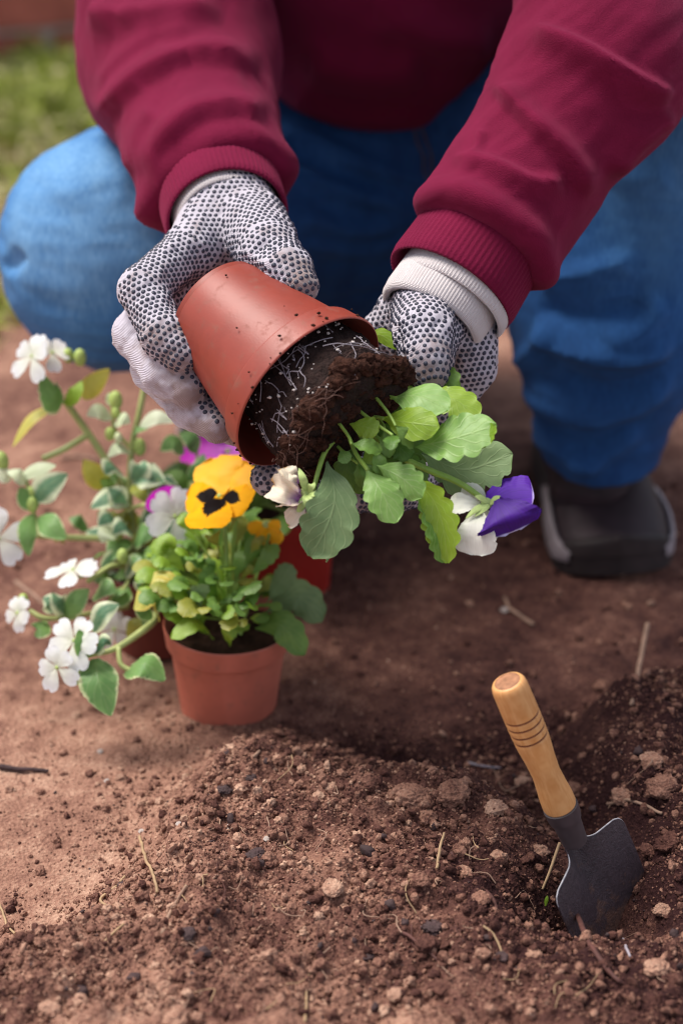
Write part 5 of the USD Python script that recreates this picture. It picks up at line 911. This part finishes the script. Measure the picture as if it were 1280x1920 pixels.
# ------------------------------------------------------------------ clods, stones, roots and straws on the soil
def clod(px, py, rpx, label, seed, m='clod_soil', group='soil clods lying on the dug earth', cat='clod', flat=.75, sink=.25):
    p = drop(px, py); d = DEP(p); r = rpx / FOC * d; v, f = rock(4, seed, .42, 1.5); v = v * np.array([1, 1, flat]); a = seed * 1.3; v = np.column_stack([v[:, 0] * math.cos(a) - v[:, 1] * math.sin(a), v[:, 0] * math.sin(a) + v[:, 1] * math.cos(a), v[:, 2]])
    n = vnormals(v, f); v = v * r + n * ((np.abs(meshkit.fbm(v * 5.5 + seed, 3, seed + 9) - .5) * 2 - .2) * .22 * r + (meshkit.fbm(v * 16, 2, seed) - .5) * .10 * r)[:, None]
    o = obj('clod' if cat == 'clod' else cat.replace(' ', '_'), (v + p + np.array([0, 0, r * flat * (1 - 2 * sink) * .6]), f), m, label=label, cat=cat, group=group)
RANK = ['largest', 'second largest', 'third largest', 'fourth largest', 'fifth largest', 'sixth largest', 'seventh largest', 'eighth largest', 'ninth largest']
def place_name(x, y):
    if y < 1470 and x > 650: return 'beyond the trowel handle' if x > 900 else 'at the far edge of the dug hole'
    if y < 1545: return 'on the far crest of the mound' if x < 680 else 'between the mound crest and the trowel handle' if x < 1050 else 'on the dark earth right of the trowel handle'
    if x > 1000: return 'below the trowel blade' if y > 1740 else 'on the dark earth right of the trowel blade' if x > 1100 else 'just left of the trowel blade'
    if y > 1835: return 'at the bottom left edge of the picture' if x < 480 else 'at the bottom middle edge of the picture'
    if x < 400: return 'on the left slope of the mound'
    return 'on the mound left of the largest round clod' if x < 745 else 'on the mound right of the largest round clod'
def scatter(items, what, seed, m, group, cat, flat=.75, sink=.25):
    groups = {}
    for k, (x, y, r) in enumerate(items): groups.setdefault(place_name(x, y), []).append((r + .001 * k, k))
    for nm, L in groups.items():
        for q, (_, k) in enumerate(sorted(L, reverse=True)):
            x, y, r = items[k]; clod(x, y, r, (f'{RANK[q]} {what} {nm}' if len(L) > 1 else f'lone {what} {nm}'), seed + k, m, group, cat, flat, sink)
scatter(((800, 1782, 24), (822, 1856, 22), (304, 1845, 26), (624, 1668, 22), (690, 1755, 18), (640, 1880, 26), (786, 1688, 18), (560, 1612, 16), (870, 1640, 16), (930, 1610, 18), (330, 1905, 26), (505, 1625, 14), (700, 1610, 15), (1000, 1790, 16), (905, 1800, 15), (150, 1880, 18), (95, 1900, 20), (210, 1830, 14), (468, 1530, 14), (560, 1440, 16), (620, 1475, 15), (520, 1425, 14), (900, 1690, 20), (1085, 1850, 16), (1230, 1820, 26), (1190, 1780, 18), (1245, 1700, 20), (740, 1870, 18), (560, 1740, 16), (600, 1810, 14)), 'crumbly brown clod', 20, 'clod_soil', 'soil clods lying on the dug earth', 'clod')
scatter(((770, 1500, 36), (850, 1490, 34), (800, 1528, 20), (930, 1520, 22), (690, 1475, 26), (1010, 1600, 18), (1240, 1480, 34), (1170, 1500, 26), (1255, 1590, 28), (1215, 1600, 18), (1070, 1490, 24), (1130, 1290, 18), (1220, 1430, 22), (980, 1470, 16)), 'dark moist clod', 60, 'clod_soil', 'dark clods round the hole', 'clod')
scatter(((480, 1606, 20), (352, 1764, 18), (378, 1785, 16), (150, 1862, 17), (420, 1478, 14), (250, 1835, 13), (810, 1740, 22), (690, 1800, 12), (940, 1795, 14), (470, 1465, 12), (228, 1660, 9)), 'dark purplish bark chip', 90, 'bark_chip', 'dark chips in the soil', 'soil chip', .6, .35)
for (x, y, r), lb in zip(((188, 1410, 6), (200, 1466, 6), (265, 1560, 6), (335, 1552, 6), (430, 1552, 7), (945, 1145, 8), (500, 1575, 7)), ('upper pale pebble on trodden soil below the big green leaf', 'lower pale pebble on trodden soil below the big green leaf', 'pale pebble by the top of the standing straw', 'pale pebble on the upper left slope of the mound', 'pale pebble in the dark soil of the left mound', 'pale pebble on the soil in front of the trainer', 'pale pebble near the middle of the left mound')): clod(x, y, r, lb, 120, 'white_pebble', 'pale pebbles on the soil', 'pebble')
def twig(pix, rpx, m, label, group=None, name='root', cat='root', lift=0.0012, ends=(0, 0)):
    P = [drop(x, y) for x, y in pix]; n = len(P); d = DEP(P[0]); r = np.asarray(rpx) * .78 / FOC * d
    P = [p + np.array([0, 0, float(np.ravel(r).max()) * .6 + lift + ends[0] * (1 - i / (n - 1)) + ends[1] * i / (n - 1)]) for i, p in enumerate(P)]
    C = spline(P, 7 * n); C += (meshkit.fbm(C * 90, 3, 5)[:, None] - .5) * .0020; v, f = tube(C, r, 6, len(C)); obj(name, (v, f), m, label=label, cat=cat, group=group)
twig([(845, 1600), (880, 1640), (920, 1690), (945, 1735)], [6, 4], 'red_root', 'dark reddish root running diagonally across the middle of the mound')
twig([(1035, 1690), (1065, 1730), (1105, 1790), (1150, 1840), (1165, 1850)], [4, 7, 6, 3], 'red_root', 'long thick reddish root curving below the trowel blade')
twig([(745, 1750), (790, 1785), (820, 1805)], [5, 3], 'red_root', 'short reddish root beside the largest clod'); twig([(262, 1600), (272, 1625), (288, 1655), (296, 1682)], [4, 3.5], 'straw', 'pale straw standing on the left slope of the mound', name='straw', cat='straw', ends=(.012, 0))
twig([(246, 1645), (215, 1668), (190, 1690), (196, 1700), (212, 1708)], [4, 3.5], 'straw', 'yellow bent straw on the trodden soil left of the mound', name='straw', cat='straw'); twig([(350, 1668), (325, 1700), (312, 1735), (305, 1756)], [4, 6], 'pale_root', 'knobbly pale root on the left of the mound')
twig([(195, 1772), (215, 1752), (238, 1735)], [3.5, 3], 'straw', 'short grey straw at the foot of the mound', name='straw', cat='straw'); twig([(0, 1442), (45, 1448), (92, 1450)], [7, 4], 'bark_chip', 'dark stick on the soil at the left edge', name='twig', cat='twig'); twig([(876, 1432), (905, 1440), (940, 1444)], [3.5, 2.5], 'white_root', 'pale curved root in the hole left of the trowel handle')
twig([(1208, 1240), (1196, 1280), (1184, 1325)], [6, 5], 'pale_root', 'upright brown stalk at the right behind the dark lumps', name='twig', cat='twig', ends=(.035, 0)); twig([(0, 1700), (12, 1735), (28, 1755)], [3, 3], 'straw', 'thin straw at the left edge of the picture', name='straw', cat='straw')
twig([(480, 1400), (500, 1396), (476, 1425)], [4, 4], 'pale_root', 'thin root looping over the top of the mound'); twig([(590, 1540), (612, 1510), (635, 1492)], [4.5, 3.5], 'pale_root', 'light brown root on the far slope of the mound'); twig([(818, 1632), (824, 1610), (832, 1588)], [4, 3], 'straw', 'orange straw sticking up on the mound', name='straw', cat='straw', ends=(0, .010))
twig([(905, 1748), (928, 1765), (948, 1780)], [3, 2.5], 'straw', 'pale straw lying below the middle of the mound', name='straw', cat='straw'); twig([(572, 1920), (575, 1885), (576, 1860)], [4, 3], 'straw', 'pale straw at the bottom edge of the picture', name='straw', cat='straw'); twig([(1166, 1765), (1172, 1785), (1180, 1802)], [4, 3], 'white_root', 'short white root beside the buried trowel tip')
twig([(1045, 1633), (1030, 1655), (1015, 1677)], [4, 3], 'straw', 'pale straw leaning on the left edge of the trowel blade', name='straw', cat='straw', ends=(.02, 0)); twig([(1140, 1480), (1180, 1505), (1240, 1530)], [4.5, 3.5], 'pale_root', 'brown root over the dark lumps right of the trowel handle'); twig([(1215, 1400), (1200, 1440), (1150, 1480)], [3.5, 2.5], 'red_root', 'thin root over the lump at the right edge')
twig([(30, 1095), (70, 1125), (100, 1150)], [5, 3], 'pale_root', 'brown stick on the soil behind the white flowers', name='twig', cat='twig'); twig([(115, 862), (150, 860), (185, 866)], [4, 3], 'pale_root', 'thin pale stick on the soil under the tall white flowers', name='twig', cat='twig'); twig([(1000, 1175), (960, 1150), (945, 1125)], [5, 4], 'pale_root', 'short stick on the soil in front of the trainer', name='twig', cat='twig')
g = np.random.default_rng(23); fine = 'hair thin root fibre loose on the dug earth'
for k in range(95):
    x, y = g.uniform(330, 1275), g.uniform(1420, 1915)
    if 1000 < x < 1230 and 1500 < y < 1780: continue
    L = g.uniform(14, 60); a = g.uniform(0, 6.28); b = g.normal() * .7
    twig([(x, y), (x + L * .5 * math.cos(a), y + L * .5 * math.sin(a)), (x + L * math.cos(a + b), y + L * math.sin(a + b))], [g.uniform(1.1, 2.2), .8], ['pale_root', 'red_root', 'straw', 'pale_root'][k % 4], fine, 'fine root fibres on the mound', name='root_fibre', cat='root', lift=.0025)
# bits of soil caught on the trowel and a green shoot
leaf(tr, BRT, [(1022, 1700, DEP(drop(1022, 1700)) - .01), (1026, 1680, DEP(drop(1022, 1700)) - .012)], 7, 0, 'oval', 0, name='leaf_scrap')
